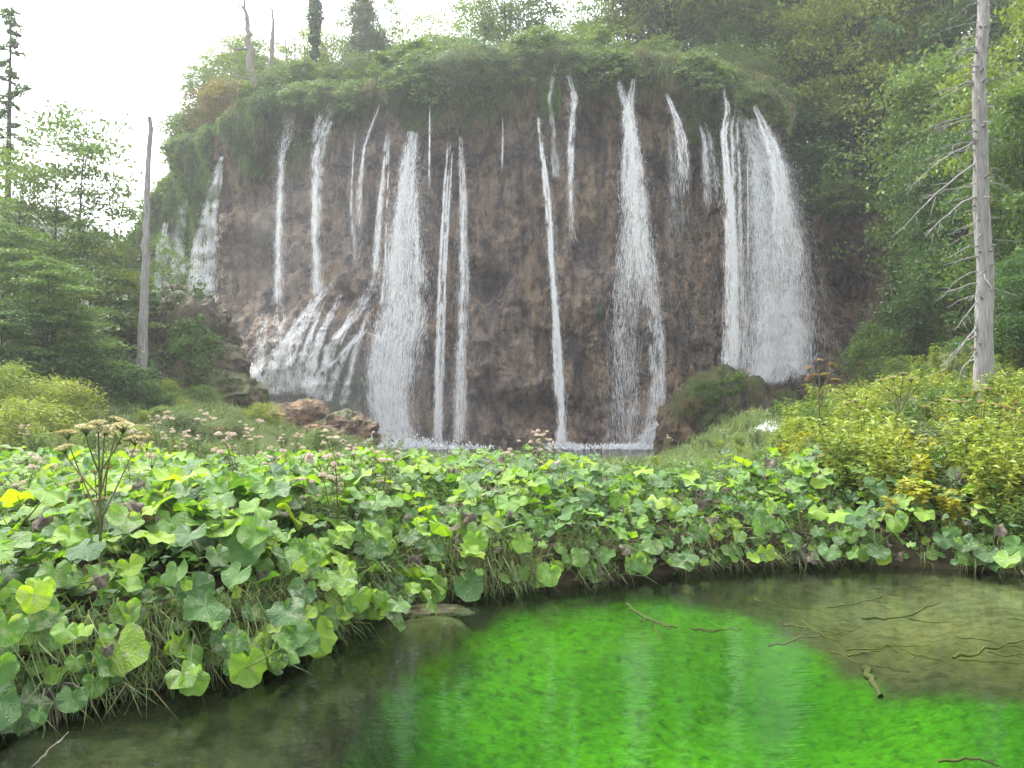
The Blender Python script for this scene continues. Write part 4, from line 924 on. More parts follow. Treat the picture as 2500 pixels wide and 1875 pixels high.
moss_on((edge > .55) & (fpx > 545) & (fpx < 1925) & (fpy < 520), 42000, 'hanging_moss', 'curtains of dark green moss and grass hanging under the cliff rim', 'moss', (.25, .85), .05)
moss_on((fm > .45) & (fpx < 560) & (fpy < 800), 15000, 'shoulder_moss', 'bright green moss ridges on the shoulder at the left end of the cliff', 'moss_bright', (.2, .6), .06)
br_ = np.zeros(len(fpx))
for a, b, c, d in ((1010, 280, 36, 48), (1800, 300, 45, 100), (1860, 280, 22, 45), (1700, 280, 30, 80), (1345, 230, 25, 60), (1420, 190, 40, 30), (890, 250, 30, 40)): br_ = np.maximum(br_, np.exp(-((fpx - a) / c) ** 2 - ((fpy - b) / d) ** 2))
moss_on(br_ > .4, 13000, 'bright_moss', 'bright green moss cushions where water runs over the rim', 'moss_bright', (.15, .45), .05)
moss_on((br_ < .2) & (edge > .3) & (edge < .7) & (fpx > 700) & (fpx < 1900) & (fpy < 480), 9000, 'dry_moss', 'brownish dry grass fringes under the cliff rim', 'dry_grass', (.3, .9), .04)
# grass over the ground
def scatter_ground(n, x0, x1, y0, y1, keep):
    X = rng.uniform(x0, x1, n); Y = rng.uniform(y0, y1, n)
    k = keep(X, Y); X, Y = X[k], Y[k]
    return np.stack([X, Y, land(X, Y) - .02], 1)
def inview(C, mrg=120):
    a, b = proj(C); return (a > -mrg) & (a < 2500 + mrg) & (C[:, 1] > 1)
C = scatter_ground(110000, -20, 14, 12, 33, lambda X, Y: (pool_e(X, Y) > 1.0) & (shore_d(X, Y) > .1) & (fbm(X * .4, Y * .4, 0, 3, 95) > -.25))
C = C[inview(C)]; n = len(C)
blade_object('meadow_grass', 'soft grey-green grass over the slope between butterbur and travertine humps', 'grass', C, rng.normal(0, .35, (n, 3)) + [0, 0, 1], rng.normal(0, .8, (n, 3)) + [0, 0, .25], rng.uniform(.2, .55, n) * (.55 + .9 * (.5 + .5 * fbm(C[:, 0] * .9, C[:, 1] * .9, 0, 3, 97))), rng.uniform(.014, .036, n))
# sedge hanging over the bank edge
xs = rng.uniform(-6.5, 6.8, 11000); dd = np.abs(rng.normal(.12, .16, len(xs)))
tuft = vnoise(xs * 2.3, 0 * xs, 0, 99) + .5 * vnoise(xs * 7, 0 * xs, 0, 98)
kp = (tuft > -.2) & ((xs < .8) | (rng.random(len(xs)) < .22)); xs, dd = xs[kp], dd[kp]
sl = (waterline(xs + .2) - waterline(xs - .2)) / .4
nx, ny = sl / np.sqrt(1 + sl * sl), -1 / np.sqrt(1 + sl * sl)          # towards the water
C = np.stack([xs - nx * dd, waterline(xs) - ny * dd, 0 * xs], 1); C[:, 2] = np.maximum(land(C[:, 0], C[:, 1]), .04)
k = inview(C, 300); C, nx, ny = C[k], nx[k], ny[k]; n = len(C)
o3 = np.stack([nx, ny, 0 * nx], 1)
half = rng.random(n) < .8
for sel, nm, lab, mm in ((half, 'sedge_grass', 'arching green sedge hanging over the dark bank edge', 'grass'), (~half, 'dry_sedge_grass', 'straw-coloured dry sedge hanging over the dark bank edge', 'dry_grass')):
    m_ = int(sel.sum())
    blade_object(nm, lab, mm, C[sel], o3[sel] * .7 + [0, 0, .55] + rng.normal(0, .4, (m_, 3)), o3[sel] * .5 + [0, 0, -.9] + rng.normal(0, .35, (m_, 3)), rng.uniform(.2, .6, m_), rng.uniform(.005, .012, m_))

# ------------------------------------------------------------------ butterbur
def butter_mat(name, withered=False):
    m, nt, out = mat(name)
    oc = N_(nt, 'ShaderNodeTexCoord').outputs['Object']; ro = N_(nt, 'ShaderNodeObjectInfo').outputs['Random']
    sx = N_(nt, 'ShaderNodeSeparateXYZ'); nt.links.new(oc, sx.inputs[0])
    ang = math_(nt, 'ARCTAN2', sx.outputs[0], sx.outputs[1])
    vein = math_(nt, 'ABSOLUTE', math_(nt, 'SINE', math_(nt, 'MULTIPLY', ang, 4.5)))
    vein = ramp(nt, vein, [(.0, (1, 1, 1)), (.16, (0, 0, 0))])
    shift = N_(nt, 'ShaderNodeVectorMath', operation='ADD'); nt.links.new(oc, shift.inputs[0])
    cmb = N_(nt, 'ShaderNodeCombineXYZ'); k = math_(nt, 'MULTIPLY', ro, 57.0)
    for i in range(3): nt.links.new(k, cmb.inputs[i])
    nt.links.new(cmb.outputs[0], shift.inputs[1])
    n1 = noise_node(nt, 2.2, 5, .6, shift.outputs[0]); n2 = noise_node(nt, 9, 4, .6, shift.outputs[0])
    if withered:
        c = ramp(nt, n1.outputs[0], [(.3, (.05, .042, .036)), (.5, (.12, .105, .085)), (.7, (.16, .17, .09))])
    else:
        c = ramp(nt, ro, [(0, (.05, .125, .04)), (.35, (.085, .20, .04)), (.7, (.15, .30, .032)), (1.0, (.26, .40, .030))])
        c = mix(nt, 1.0, c, ramp(nt, n1.outputs[0], [(.3, (.8, .85, .8)), (.7, (1.15, 1.1, 1.1))]), 'MULTIPLY')
        r2 = math_(nt, 'FRACT', math_(nt, 'MULTIPLY', ro, 13.7))
        th = math_(nt, 'ADD', n1.outputs[0], math_(nt, 'MULTIPLY', r2, .17))
        c = mix(nt, ramp(nt, th, [(.63, (0, 0, 0)), (.74, (.7, .7, .7))]), c, (.24, .27, .19))
        th2 = math_(nt, 'ADD', n2.outputs[0], math_(nt, 'MULTIPLY', r2, .12))
        c = mix(nt, ramp(nt, th2, [(.69, (0, 0, 0)), (.75, (.9, .9, .9))]), c, (.09, .075, .06))
        c = mix(nt, math_(nt, 'MULTIPLY', vein, .45), c, (.30, .40, .13))
    d = N_(nt, 'ShaderNodeBsdfPrincipled'); d.inputs['Roughness'].default_value = .42 if not withered else .8; d.inputs['Specular IOR Level'].default_value = .45 if not withered else .15
    t = N_(nt, 'ShaderNodeBsdfTranslucent'); mx = N_(nt, 'ShaderNodeMixShader'); mx.inputs[0].default_value = .42 if not withered else .12
    nt.links.new(c, d.inputs['Base Color']); nt.links.new(mix(nt, 1.0, c, (1.35, 1.35, .32), 'MULTIPLY'), t.inputs['Color'])
    hb = math_(nt, 'ADD', math_(nt, 'MULTIPLY', vein, -.6), n2.outputs[0])
    nt.links.new(bump(nt, hb, .5, .06), d.inputs['Normal'])
    nt.links.new(d.outputs[0], mx.inputs[1]); nt.links.new(t.outputs[0], mx.inputs[2]); nt.links.new(mx.outputs[0], out.inputs['Surface'])
    return m
M['butterbur'] = butter_mat('butterbur_leaf'); M['withered'] = butter_mat('butterbur_leaf_withered', True)
M['petiole'] = bark_mat('butterbur_stalk', (.10, .14, .04), (.20, .24, .08))
def butter_leaf(seed, withered=False, ns=30, rings=(.0, .3, .6, .84, 1.0)):
    r = np.random.default_rng(seed)
    th = np.linspace(-np.pi * .985, np.pi * .985, ns)[:, None]; rh = np.array(rings)[None]
    edge_ = 1 - .80 * np.exp(-((np.abs(th) - np.pi) / .34) ** 2) + .022 * np.cos(9 * th + r.uniform(0, 6)) + .03 * np.cos(3 * th + r.uniform(0, 6)) + .028 * r.standard_normal((ns, 1)) * (1 if not withered else 2)
    edge_ = edge_ * (1 + .10 * np.cos(th))
    x = rh * edge_ * np.sin(th); y = rh * edge_ * np.cos(th)
    ph = r.uniform(0, 6.28, 3)
    z = r.uniform(-.1, .34) * rh ** 2 + r.uniform(.08, .2) * rh ** 2 * np.sin(4 * th + ph[0]) + .07 * rh ** 2 * np.sin(7 * th + ph[1]) + .05 * rh * np.abs(np.sin(4.5 * th)) + r.uniform(-.28, .05) * (y ** 2) * (y > 0) + r.uniform(-.25, .1) * x ** 2
    if withered:
        z = z + .35 * fbm(x * 2.5 + seed, y * 2.5, 0, 3, seed); x = x * (.75 + .2 * np.cos(3 * th)); y = y * .8
        z = z - .5 * rh ** 2 * (.3 + np.abs(np.sin(th * 1.5)))
    mb = MB().add(np.stack([x, y, z + 0 * x], -1), grid_faces(ns, len(rings)), 0, True)
    mb.add(*tube(bez((0, 0, -.01), (0, -.15, -.7), (r.uniform(-.2, .2), -.7, -2.3), 6), np.linspace(.028, .045, 6), 5), 1, True)
    return mb.mesh('leaf', [M['withered' if withered else 'butterbur'], M['petiole']])
LEAF = [butter_leaf(i) for i in range(26)]; DEAD = [butter_leaf(100 + i, True) for i in range(4)]
def shore_normal(X):
    s = (waterline(X + .2) - waterline(X - .2)) / .4
    return np.array([s, -1.0]) / math.sqrt(1 + s * s)
# where the plants stand
cand = []; extra = []
r_ = np.random.default_rng(12)
NX = 40000
cX = r_.uniform(-11, 6.4, NX); cY = 3.6 + 13 * r_.random(NX) ** 1.25
cd = shore_d(cX, cY); cpx_, cpy_ = proj(np.stack([cX, cY, 0 * cX + .8], 1)); gap = fbm(cX * .45, cY * .45, 0, 3, 15)
lim = np.where(cX < -3, 16.5, np.where(cX < 1, 14.5, 13.0)); lim = np.where(cX > 3.4, 13.0 - (cX - 3.4) * 1.3, lim)
ok = (cd > .04) & (cpx_ > -160) & (cpx_ < 2560) & (cY < lim) & (cX < 5.3) & ~((gap < -.34 + .42 * S((cY - 8.5) / 4)) & (cd > .8))
acc = np.zeros((0, 2))
for X, Y, d in zip(cX[ok], cY[ok], cd[ok]):
    mind = .20 + .0020 * Y * Y
    if len(acc) and ((acc - (X, Y)) ** 2).sum(1).min() < mind * mind: continue
    acc = np.vstack([acc, (X, Y)]); cand.append((float(X), float(Y), float(d)))
cand.sort(key=lambda c: c[1] - .5 * (c[2] < .8))
cand, extra = cand[:300], cand[300:]
rows = {}
for X, Y, d in cand:
    px_, py_ = proj(np.array([X, Y, .8]))
    bank = 'left bank' if (X < -1.0) else 'middle bank'
    row = 0 if d < .45 else 1 if d < 1.1 else 2 if d < 2.2 else 3 if d < 3.6 else 4 if d < 5.6 else 5 if d < 8 else 6
    rows.setdefault((bank, row), []).append((float(px_), X, Y, d))
ROWN = ["at the water's edge of", 'in the second row on', 'in the third row on', 'in the fourth row on', 'in the fifth row on', 'in the sixth row on', 'in the highest row of']
nleaf = 0
for (bank, row), lst in sorted(rows.items()):
    lst.sort()
    for i, (px_, X, Y, d) in enumerate(lst):
        zg = float(land(X, Y))
        e = bpy.data.objects.new('butterbur_plant', None); COL.objects.link(e); e.location = (X, Y, zg); e.empty_display_size = .1
        tag(e, f'butterbur clump {ROWN[row]} the {bank}, {ordw(i)} from the left', 'butterbur', f'butterbur on the {bank}')
        wn_ = shore_normal(X)
        far = S((Y - 8) / 8)
        n = r_.integers(12, 15) if d >= .7 else r_.integers(16, 21)
        wither_p = .03 if X < -1 else .07 + .03 * (X > 1)
        for j in range(n):
            a = r_.uniform(0, 6.28); rr = r_.uniform(.03, .36)
            ox, oy = rr * math.cos(a), rr * math.sin(a)
            h = r_.uniform(.10, .60)
            s = (.045 + .098 * r_.random() ** 1.6) * (1 + .15 * far) * (1.22 if X < -.9 else 1.0)
            tilt = r_.uniform(.05, .8); head = a + r_.normal(0, .5) if r_.random() < .55 else -1.57 + r_.normal(0, .7)
            if d < .75 and (j % 3 != 0 or (X < -1 and j % 6 == 0)):               # leaves that hang over the edge, facing the water
                k = r_.uniform(.0, .34)
                ox, oy = wn_[0] * k + r_.normal(0, .18), wn_[1] * k + r_.normal(0, .12)
                h = r_.uniform(-.30, .38); tilt = r_.uniform(.5, 1.2); head = math.atan2(wn_[1], wn_[0]) + r_.normal(0, .55)
                if zg + h < .12: h = .12 - zg + r_.uniform(0, .1)
                s *= .9
            wd = r_.random() < wither_p
            me = DEAD[r_.integers(4)] if wd else LEAF[r_.integers(26)]
            o = bpy.data.objects.new('leaf', me); COL.objects.link(o); o.parent = e
            o.location = (ox, oy, h); o.scale = (s, s, s)
            # local y (tip) points to heading, tipped down by tilt
            o.rotation_euler = (-tilt, r_.normal(0, .22), head - math.pi / 2)
            nleaf += 1
# the clumps farther back, and the low leaves under all of them
bv = MB(); pool = [np.array([v.co for v in butter_leaf(500 + i, False, 16, (0, .55, 1.0)).vertices])[:48] for i in range(6)]; lf = grid_faces(16, 3)
for X, Y, d in extra:
    zg = float(land(X, Y))
    for j in range(9):
        a = r_.uniform(0, 6.28); t_ = r_.uniform(0, .6); s_ = r_.uniform(.08, .19); q = pool[r_.integers(6)] * s_
        q = q @ np.array([[1, 0, 0], [0, math.cos(t_), -math.sin(t_)], [0, math.sin(t_), math.cos(t_)]])
        q = q @ np.array([[math.cos(a), math.sin(a), 0], [-math.sin(a), math.cos(a), 0], [0, 0, 1]])
        bv.add(q + np.array([X + r_.normal(0, .25), Y + r_.normal(0, .25), zg + r_.uniform(.15, .55)]), lf)
if extra: tag(obj('butterbur_foliage', bv.mesh('butterbur_foliage', M['butterbur'])), 'far butterbur leaves massed at the back of the bank', 'butterbur', kind='stuff')
C = scatter_ground(60000, -12, 7, 4, 16, lambda X, Y: (shore_d(X, Y) > .02))
C = C[inview(C)]; n = len(C); C[:, 2] += rng.uniform(.02, .32, n)
tag(obj('undergrowth', MB().add(*leaf_quads(C, rng.normal(0, .5, (n, 3)) + [0, 0, 1], rng.standard_normal((n, 3)), rng.uniform(.04, .13, n), .6), 0, False).mesh('undergrowth', M['leaf_dark'])), 'low tangled green undergrowth between the butterbur stalks', 'undergrowth', kind='stuff')
print('extra', len(extra), 'plants', len(cand), 'leaves', nleaf)

# ------------------------------------------------------------------ herbs
def stem_mesh(pts, r0, r1, m, name='stem', n=5): return MB().add(*tube(pts, np.linspace(r0, r1, len(pts)), n)).mesh(name, M[m])
def agrimony(seed, m_leaf='leaf_grey'):
    r = np.random.default_rng(seed)
    stems = MB(); C, D, heads = [], [], []
    for i in range(r.integers(3, 6)):
        a = r.uniform(0, 6.28); top = np.array([.28 * math.cos(a), .28 * math.sin(a), r.uniform(.8, 1.15)])
        b0 = np.array([.06 * math.cos(a), .06 * math.sin(a), 0]); q = bez(b0, b0 * 1.5 + [0, 0, .6], top, 8)
        stems.add(*tube(q, np.linspace(.008, .004, 8), 5))
        for t in np.linspace(.2, .92, 11):
            c = np.array([np.interp(t, np.linspace(0, 1, 8), q[:, k]) for k in range(3)]); th = r.uniform(0, 6.28)
            for s in (0, 2.1, 4.2):
                dv = np.array([math.cos(th + s), math.sin(th + s), r.uniform(-.3, .35)]); C.append(c + dv * .055); D.append(dv)
        for k in range(r.integers(2, 5)):
            hp = top + r.normal(0, .07, 3) * [1, 1, .5]; heads.append(hp)
            stems.add(*tube(bez(q[6], (q[6] + hp) / 2, hp, 4), np.linspace(.004, .002, 4), 4))
    C, D = np.array(C), np.array(D); n = len(C)
    fol = MB().add(*leaf_quads(C, r.normal(0, .4, (n, 3)) + [0, 0, 1], D, r.uniform(.07, .13, n), .33), 0, False)
    return stems.mesh('stem', M['stalk']), fol.mesh('foliage', M[m_leaf]), heads
def head_mesh(seed, rad, n, m, flat=.55, leaf=.018):
    r = np.random.default_rng(seed)
    u = unit(r.standard_normal((n, 3))); u[:, 2] = np.abs(u[:, 2])
    C = u * r.uniform(.5, 1, (n, 1)) * rad * np.array([1, 1, flat])
    return MB().add(*leaf_quads(C, u + r.normal(0, .3, (n, 3)), r.standard_normal((n, 3)), leaf * r.uniform(.7, 1.4, n), .8), 0, False).mesh('flower_head', M[m])
PINK = [head_mesh(i, .040, 100, 'pink', .8, .015) for i in range(4)]
AGR = [agrimony(200 + i) for i in range(5)]
def put_agrimony(label, px, Y, top_py, group, var=None):
    st, fo, hd = AGR[rng.integers(5) if var is None else var]
    top = P(px, top_py, Y); z = ground_z(top[0], top[1]); s = min(1.8, max(.45, (top[2] - z) / 1.15))
    e = bpy.data.objects.new('agrimony_plant', None); COL.objects.link(e); e.location = (top[0], top[1], z); e.scale = (s, s, s); e.rotation_euler = (0, 0, rng.uniform(0, 6.28))
    obj('stem', st, e); obj('foliage', fo, e)
    for h in hd: obj('flower_head', PINK[rng.integers(4)], e, h, (0, 0, rng.uniform(0, 6)), rng.uniform(.8, 1.4))
    return tag(e, label, 'wildflower', group)
spots = [(60, 12, 1150), (150, 8.2, 1150), (205, 8.8, 1175), (300, 9.3, 1165), (120, 10.5, 1200), (330, 12.5, 1085), (270, 14, 1045), (440, 16, 1005), (470, 15, 1010), (400, 17, 1018), (585, 15.5, 1035), (620, 16, 1030), (545, 13, 1090),
         (350, 7.6, 1260), (480, 7.9, 1230), (560, 8.6, 1215), (520, 9.6, 1180), (640, 9.4, 1190), (820, 8.6, 1195), (880, 8.3, 1180), (905, 8.8, 1205), (690, 11.5, 1125), (760, 12.5, 1100), (835, 13.5, 1078), (610, 12.2, 1105), (700, 15, 1050), (90, 14.5, 1040),
         (20, 9.5, 1220), (180, 6.6, 1250), (60, 7.5, 1290), (1280, 10.8, 1062), (1310, 11.2, 1055), (1345, 10.9, 1075), (1335, 9.4, 1130), (1620, 26, 1062), (1770, 24, 1050), (660, 7.6, 1290), (750, 7.8, 1270)]
for _ in range(16):
    q = P(rng.uniform(-40, 930), 1150, rng.uniform(6.0, 13.5)); zz = float(land(q[0], q[1]))
    if float(shore_d(q[0], q[1])) > .5:
        a_, b_ = proj(np.array([q[0], q[1], zz + rng.uniform(.7, 1.0)])); spots.append((float(a_), float(q[1]), float(b_)))
spots.sort()
for i, (a, b, c) in enumerate(spots):
    put_agrimony(f'pinkish hemp agrimony on the bank, {ordw(i)} counted from the left edge', a, b, c, 'pink agrimony among the butterbur')
# leafy herbs of the bank at the right
def herb(seed, H, nst, leafm, leaf, asp, spread):
    r = np.random.default_rng(seed); stems = MB(); C, D = [], []
    for i in range(nst):
        a = r.uniform(0, 6.28); k = spread * math.sqrt(r.random()); top = np.array([k * math.cos(a), k * math.sin(a), H * r.uniform(.6, 1)])
        q = bez(top * [.3, .3, 0], top * [.5, .5, .6], top, 7); stems.add(*tube(q, np.linspace(.007, .002, 7), 4))
        for t in np.linspace(.12, 1, int(16 * H) + 6):
            c = np.array([np.interp(t, np.linspace(0, 1, 7), q[:, j]) for j in range(3)])
            for s in range(3):
                th = r.uniform(0, 6.28); dv = np.array([math.cos(th), math.sin(th), r.uniform(-.2, .5)]); C.append(c + dv * r.uniform(.02, .09)); D.append(dv)
    C, D = np.array(C), np.array(D); n = len(C)
    return stems.mesh('stem', M['stalk']), MB().add(*leaf_quads(C, r.normal(0, .45, (n, 3)) + [0, 0, 1], D, leaf * r.uniform(.6, 1.4, n), asp), 0, False).mesh('foliage', M[leafm])
HERB = {'green': [herb(300 + i, 1.0, 12, 'leaf_lime', .085, .45, .38) for i in range(3)], 'grey': [herb(310 + i, 1.0, 14, 'leaf_grey', .07, .35, .36) for i in range(3)],
        'yellow': [herb(320 + i, .9, 9, 'leaf_yellow', .10, .5, .34) for i in range(2)], 'mid': [herb(330 + i, 1.0, 13, 'leaf_mid', .08, .5, .38) for i in range(3)]}
def put_herb(kind, label, X, Y, h, group, name='leafy_herb'):
    st, fo = random.choice(HERB[kind]); z = ground_z(X, Y)
    e = bpy.data.objects.new(name, None); COL.objects.link(e); e.location = (X, Y, z - .03); e.scale = (h * random.uniform(.9, 1.3), h * random.uniform(.9, 1.3), h); e.rotation_euler = (0, 0, random.uniform(0, 6.28))
    obj('stem', st, e); obj('foliage', fo, e); return tag(e, label, 'herb', group)
lst = []
tries = 0
while len(lst) < 210 and tries < 6000:
    tries += 1
    Y = 8.2 + 15 * random.random() ** 1.4; X = random.uniform(3.6, 13.5); d = float(shore_d(X, Y))
    a, b = proj(np.array([X, Y, 1.0]))
    if d < .15 or a < 1930 or a > 2600: continue
    if Y < 12 and X < 4.6 - (12 - Y) * .1: continue
    if any((X - q[1]) ** 2 + (Y - q[2]) ** 2 < (.16 + .018 * Y) ** 2 for q in lst): continue
    lst.append((float(a), X, Y))
lst.sort()
CW = {'green': 'light green', 'grey': 'grey-green', 'yellow': 'yellowing', 'mid': 'fresh green'}
for i, (a, X, Y) in enumerate(lst):
    kd = random.choices(['green', 'grey', 'yellow', 'mid'], [7, 2, .9, 2])[0]
    if 2150 < a < 2400 and 9 < Y < 12.5 and random.random() < .35: kd = 'yellow'
    put_herb(kd, f'{CW[kd]} leafy herb on the right bank, {ordw(i)} from left', X, Y, random.uniform(.6, 1.1), 'herbs on the right bank')
lst = []
tries = 0
while len(lst) < 170 and tries < 9000:
    tries += 1
    Y = 8.6 + 17 * random.random() ** 1.3; X = random.uniform(-13, 9)
    a, b = proj(np.array([X, Y, .6]))
    if a < -50 or a > 2100 or pool_e(X, Y) < 1.1: continue
    if -2.2 < X and Y < 14.5: continue
    if float(shore_d(X, Y)) < 1.2: continue
    if any((X - q[1]) ** 2 + (Y - q[2]) ** 2 < (.25 + .028 * Y) ** 2 for q in lst): continue
    lst.append((float(a), X, Y))
lst.sort()
for i, (a, X, Y) in enumerate(lst):
    kd = random.choices(['green', 'grey', 'mid'], [1.5, 4, 2])[0]
    top = .75 if X < -4 else (.5 if X < 6 else .7)
    put_herb(kd, f'{CW[kd]} tufted herb in the meadow behind the butterbur, {ordw(i)} from the left', X, Y, random.uniform(.6, 1) * top, 'herbs of the meadow before the falls')
# angelica
def umbel_mesh(seed, rad, m):
    r = np.random.default_rng(seed); mb = MB(); C = []
    for i in range(22):
        a = i * 2.4; k = rad * math.sqrt((i + .5) / 22); tip = np.array([k * math.cos(a), k * math.sin(a), rad * (.75 + .25 * math.cos(k / rad * 1.5))])
        mb.add(*tube(bez((0, 0, 0), tip * [.4, .4, .7], tip, 4), np.linspace(.003, .0015, 4), 3), 1)
        C.append(tip + r.normal(0, 1, (16, 3)) * rad * .085 * np.array([1, 1, .5]))
    C = np.concatenate(C); n = len(C)
    mb.add(*leaf_quads(C, r.normal(0, .5, (n, 3)) + [0, 0, 1], r.standard_normal((n, 3)), .02 * r.uniform(.7, 1.4, n), .8), 0, False)
    return mb.mesh('umbel', [M[m], M['stalk']])
UMB = {'g': [umbel_mesh(i, .10, 'umbel') for i in range(3)], 'r': [umbel_mesh(10 + i, .10, 'umbel_red') for i in range(2)]}
def angelica(label, px, Y, foot_py, ups, kind='g', stalk='stalk', r0=.014, us=1.0):
    """ups: photo points of the umbels"""
    f = P(px, foot_py, Y); z = ground_z(f[0], f[1]); f[2] = min(f[2], z) - .05
    e = bpy.data.objects.new('angelica_plant', None); COL.objects.link(e); e.location = f
    tops = [P(a, b, Y + rng.uniform(-.25, .25)) - f for a, b in ups]
    main = max(tops, key=lambda q: q[2])
    q = bez((0, 0, 0), main * [.4, .4, .55], main, 10)
    obj('stem', stem_mesh(q, r0, r0 * .4, stalk, n=6), e)
    for t in tops:
        if t is not main:
            k = int(rng.choice([5, 6, 7]))
            b0 = q[k] if q[k][2] < t[2] - .05 else q[max(1, k - 3)]
            obj('side_stem', stem_mesh(bez(b0, b0 * .35 + t * .65 + np.array([0, 0, -.03]), t, 6), r0 * .55, r0 * .28, stalk, 'side_stem', 5), e)
        obj('umbel', random.choice(UMB[kind]), e, t, (rng.normal(0, .2), rng.normal(0, .2), rng.uniform(0, 6)), us * .72 * rng.uniform(.7, 1.2))
    return tag(e, label, 'wildflower', 'angelica with umbels')
angelica('tall brown angelica stalk with spreading green umbels at the near left bank', 248, 5.4, 1560, [(255, 1065), (210, 1065), (300, 1060), (165, 1075), (240, 1045), (330, 1090), (285, 1045), (160, 1110)], 'g', 'stalk', .013, .95)
angelica('second dry angelica stalk close beside the tall brown one', 225, 6.0, 1560, [(232, 1160), (200, 1180), (262, 1150), (245, 1230)], 'r', 'stalk_dry', .011, .55)
angelica('withered thin stalks with brown seed heads on the near left bank', 545, 6.6, 1420, [(530, 1220), (560, 1240), (510, 1250), (590, 1260), (550, 1200)], 'r', 'stalk_dry', .008, .5)
angelica('tall angelica with rusty umbels before the great veil', 2000, 13, 1120, [(2000, 885), (2030, 900), (1975, 905), (2015, 925), (1985, 930), (2040, 935)], 'r', 'stalk', .02, 1.15)
angelica('tall angelica with pale umbels right of the rusty one', 2180, 12.5, 1120, [(2180, 930), (2205, 920), (2150, 935), (2170, 955), (2225, 935)], 'g', 'stalk', .018, 1.0)
angelica('angelica with pale umbels low in front of the soil slope', 2090, 13.5, 1100, [(2090, 985), (2115, 975), (2070, 990), (2100, 1000)], 'g', 'stalk', .012, .9)
angelica('angelica with brown umbels before the foot of the dead spruce', 2385, 12, 1110, [(2385, 965), (2410, 955), (2360, 975), (2395, 985), (2345, 990)], 'r', 'stalk', .013, .9)
angelica('small angelica between the pale one and the dead spruce', 2290, 12.5, 1110, [(2290, 975), (2315, 985), (2275, 990), (2262, 1000)], 'g', 'stalk', .011, .85)
angelica('angelica with rusty heads at the right edge', 2480, 11, 1120, [(2480, 990), (2460, 1005), (2495, 1010), (2440, 1000)], 'r', 'stalk', .011, .8)
angelica('dark budding stems before the plunge pool', 1090, 12.0, 1150, [(1086, 1075), (1110, 1072), (1125, 1080), (1158, 1082), (1140, 1070)], 'g', 'stalk_dry', .008, .25)
put_h = put_herb
t_ = P(935, 1060, 12.5); put_herb('grey', 'upright pale willow shoot in front of the largest fall', t_[0], t_[1], .95, 'herbs of the meadow before the falls', 'willow_shoot')

# ------------------------------------------------------------------ things in and by the pond
def ground_at(px, py, z=0.0):
    d = ray(px, py); s = (z - CAM_Z) / d[2]; return d * s + np.array([0, 0, CAM_Z])
def stick(name, label, pts, r0, r1, m, cat, group=None, twigs=3, seed=0):
    r = np.random.default_rng(seed)
    q = np.array([ground_at(a, b, z) for a, b, z in pts]); root = q[0].copy(); q = q - root
    t = np.linspace(0, len(q) - 1, 12); pth = np.stack([np.interp(t, np.arange(len(q)), q[:, k]) for k in range(3)], 1); pth[1:-1] += r.normal(0, min(.012, .012 * np.linalg.norm(q[-1])), (10, 3))
    e = bpy.data.objects.new(name, None); COL.objects.link(e); e.location = root
    obj('stem', MB().add(*tube(pth, np.linspace(r0, r1, 12), 6, .08)).mesh('stem', M[m]), e)
    L = np.linalg.norm(q[-1])
    for j in range(twigs):
        k0 = r.integers(3, 10); dv = unit(unit(q[-1]) + r.normal(0, .7, 3) * [1, 1, .15]) * L * r.uniform(.15, .35)
        obj('twig', MB().add(*tube(bez(pth[k0], pth[k0] + dv * .5 + r.normal(0, .02, 3), pth[k0] + dv, 5), np.linspace(r0 * .5, r1 * .5, 5), 5)).mesh('twig', M[m]), e)
    return tag(e, label, cat, group)
M['pale_stone'] = rock_mat('silt_covered_stone', (.24, .22, .12), (.16, .145, .08), (.28, .25, .15), (.1, .1, .05), False)
M['pondweed'] = leaf_mat('pondweed', (.05, .05, .02), (.10, .10, .04), (.17, .16, .08), .2, objvar=0.0)
M['sunken'] = bark_mat('algae_coated_wood', (.09, .085, .035), (.19, .175, .08))
stick('floating_branch', 'forked drab branch lying in the green algae below the middle bank', [(1530, 1475, -.05), (1560, 1500, -.05), (1610, 1522, -.04), (1655, 1532, -.05)], .016, .008, 'sunken', 'branch', None, 4, 1)
stick('floating_branch', 'thin pale stick floating right of the forked drab branch', [(1690, 1535, -.03), (1740, 1540, -.03), (1810, 1535, -.03)], .010, .006, 'sunken', 'branch', None, 2, 2)
stick('sunken_branch', 'short yellowish log lying on the algae at the right', [(2110, 1632, -.2), (2130, 1665, -.2), (2150, 1700, -.22)], .03, .02, 'sunken', 'branch', None, 0, 3)
stick('sunken_branch', 'brown twig in the algae at the bottom right corner', [(2290, 1860, -.1), (2380, 1850, -.08), (2440, 1868, -.1)], .008, .004, 'sunken', 'branch', None, 2, 4)
stick('twig', 'bare pale twig rising from the water at the bottom left corner', [(80, 1875, -.02), (120, 1830, .06), (168, 1787, .14)], .007, .003, 'bark_pale', 'branch', None, 1, 5)
for i in range(15):
    a = 1800 + 690 * rng.random(); b = np.interp(a, [1750, 2000, 2500], [1480, 1500, 1560]) + rng.uniform(-50, 110); z = rng.uniform(-.14, -.04)
    an = rng.normal(0.25, .5); L = rng.uniform(90, 260)
    stick('sunken_branch', f'algae-furred branch in the shallow brown water at the right, {ordw(i)} of the tangle', [(a, b, z), (a + L * .5 * math.cos(an), b + L * .22 * math.sin(an) + rng.normal(0, 8), z + .02), (a + L * math.cos(an), b + L * .45 * math.sin(an), z - .02)], rng.uniform(.006, .015), .003, 'sunken', 'branch', 'sunken branches in the shallows', 3, 60 + i)
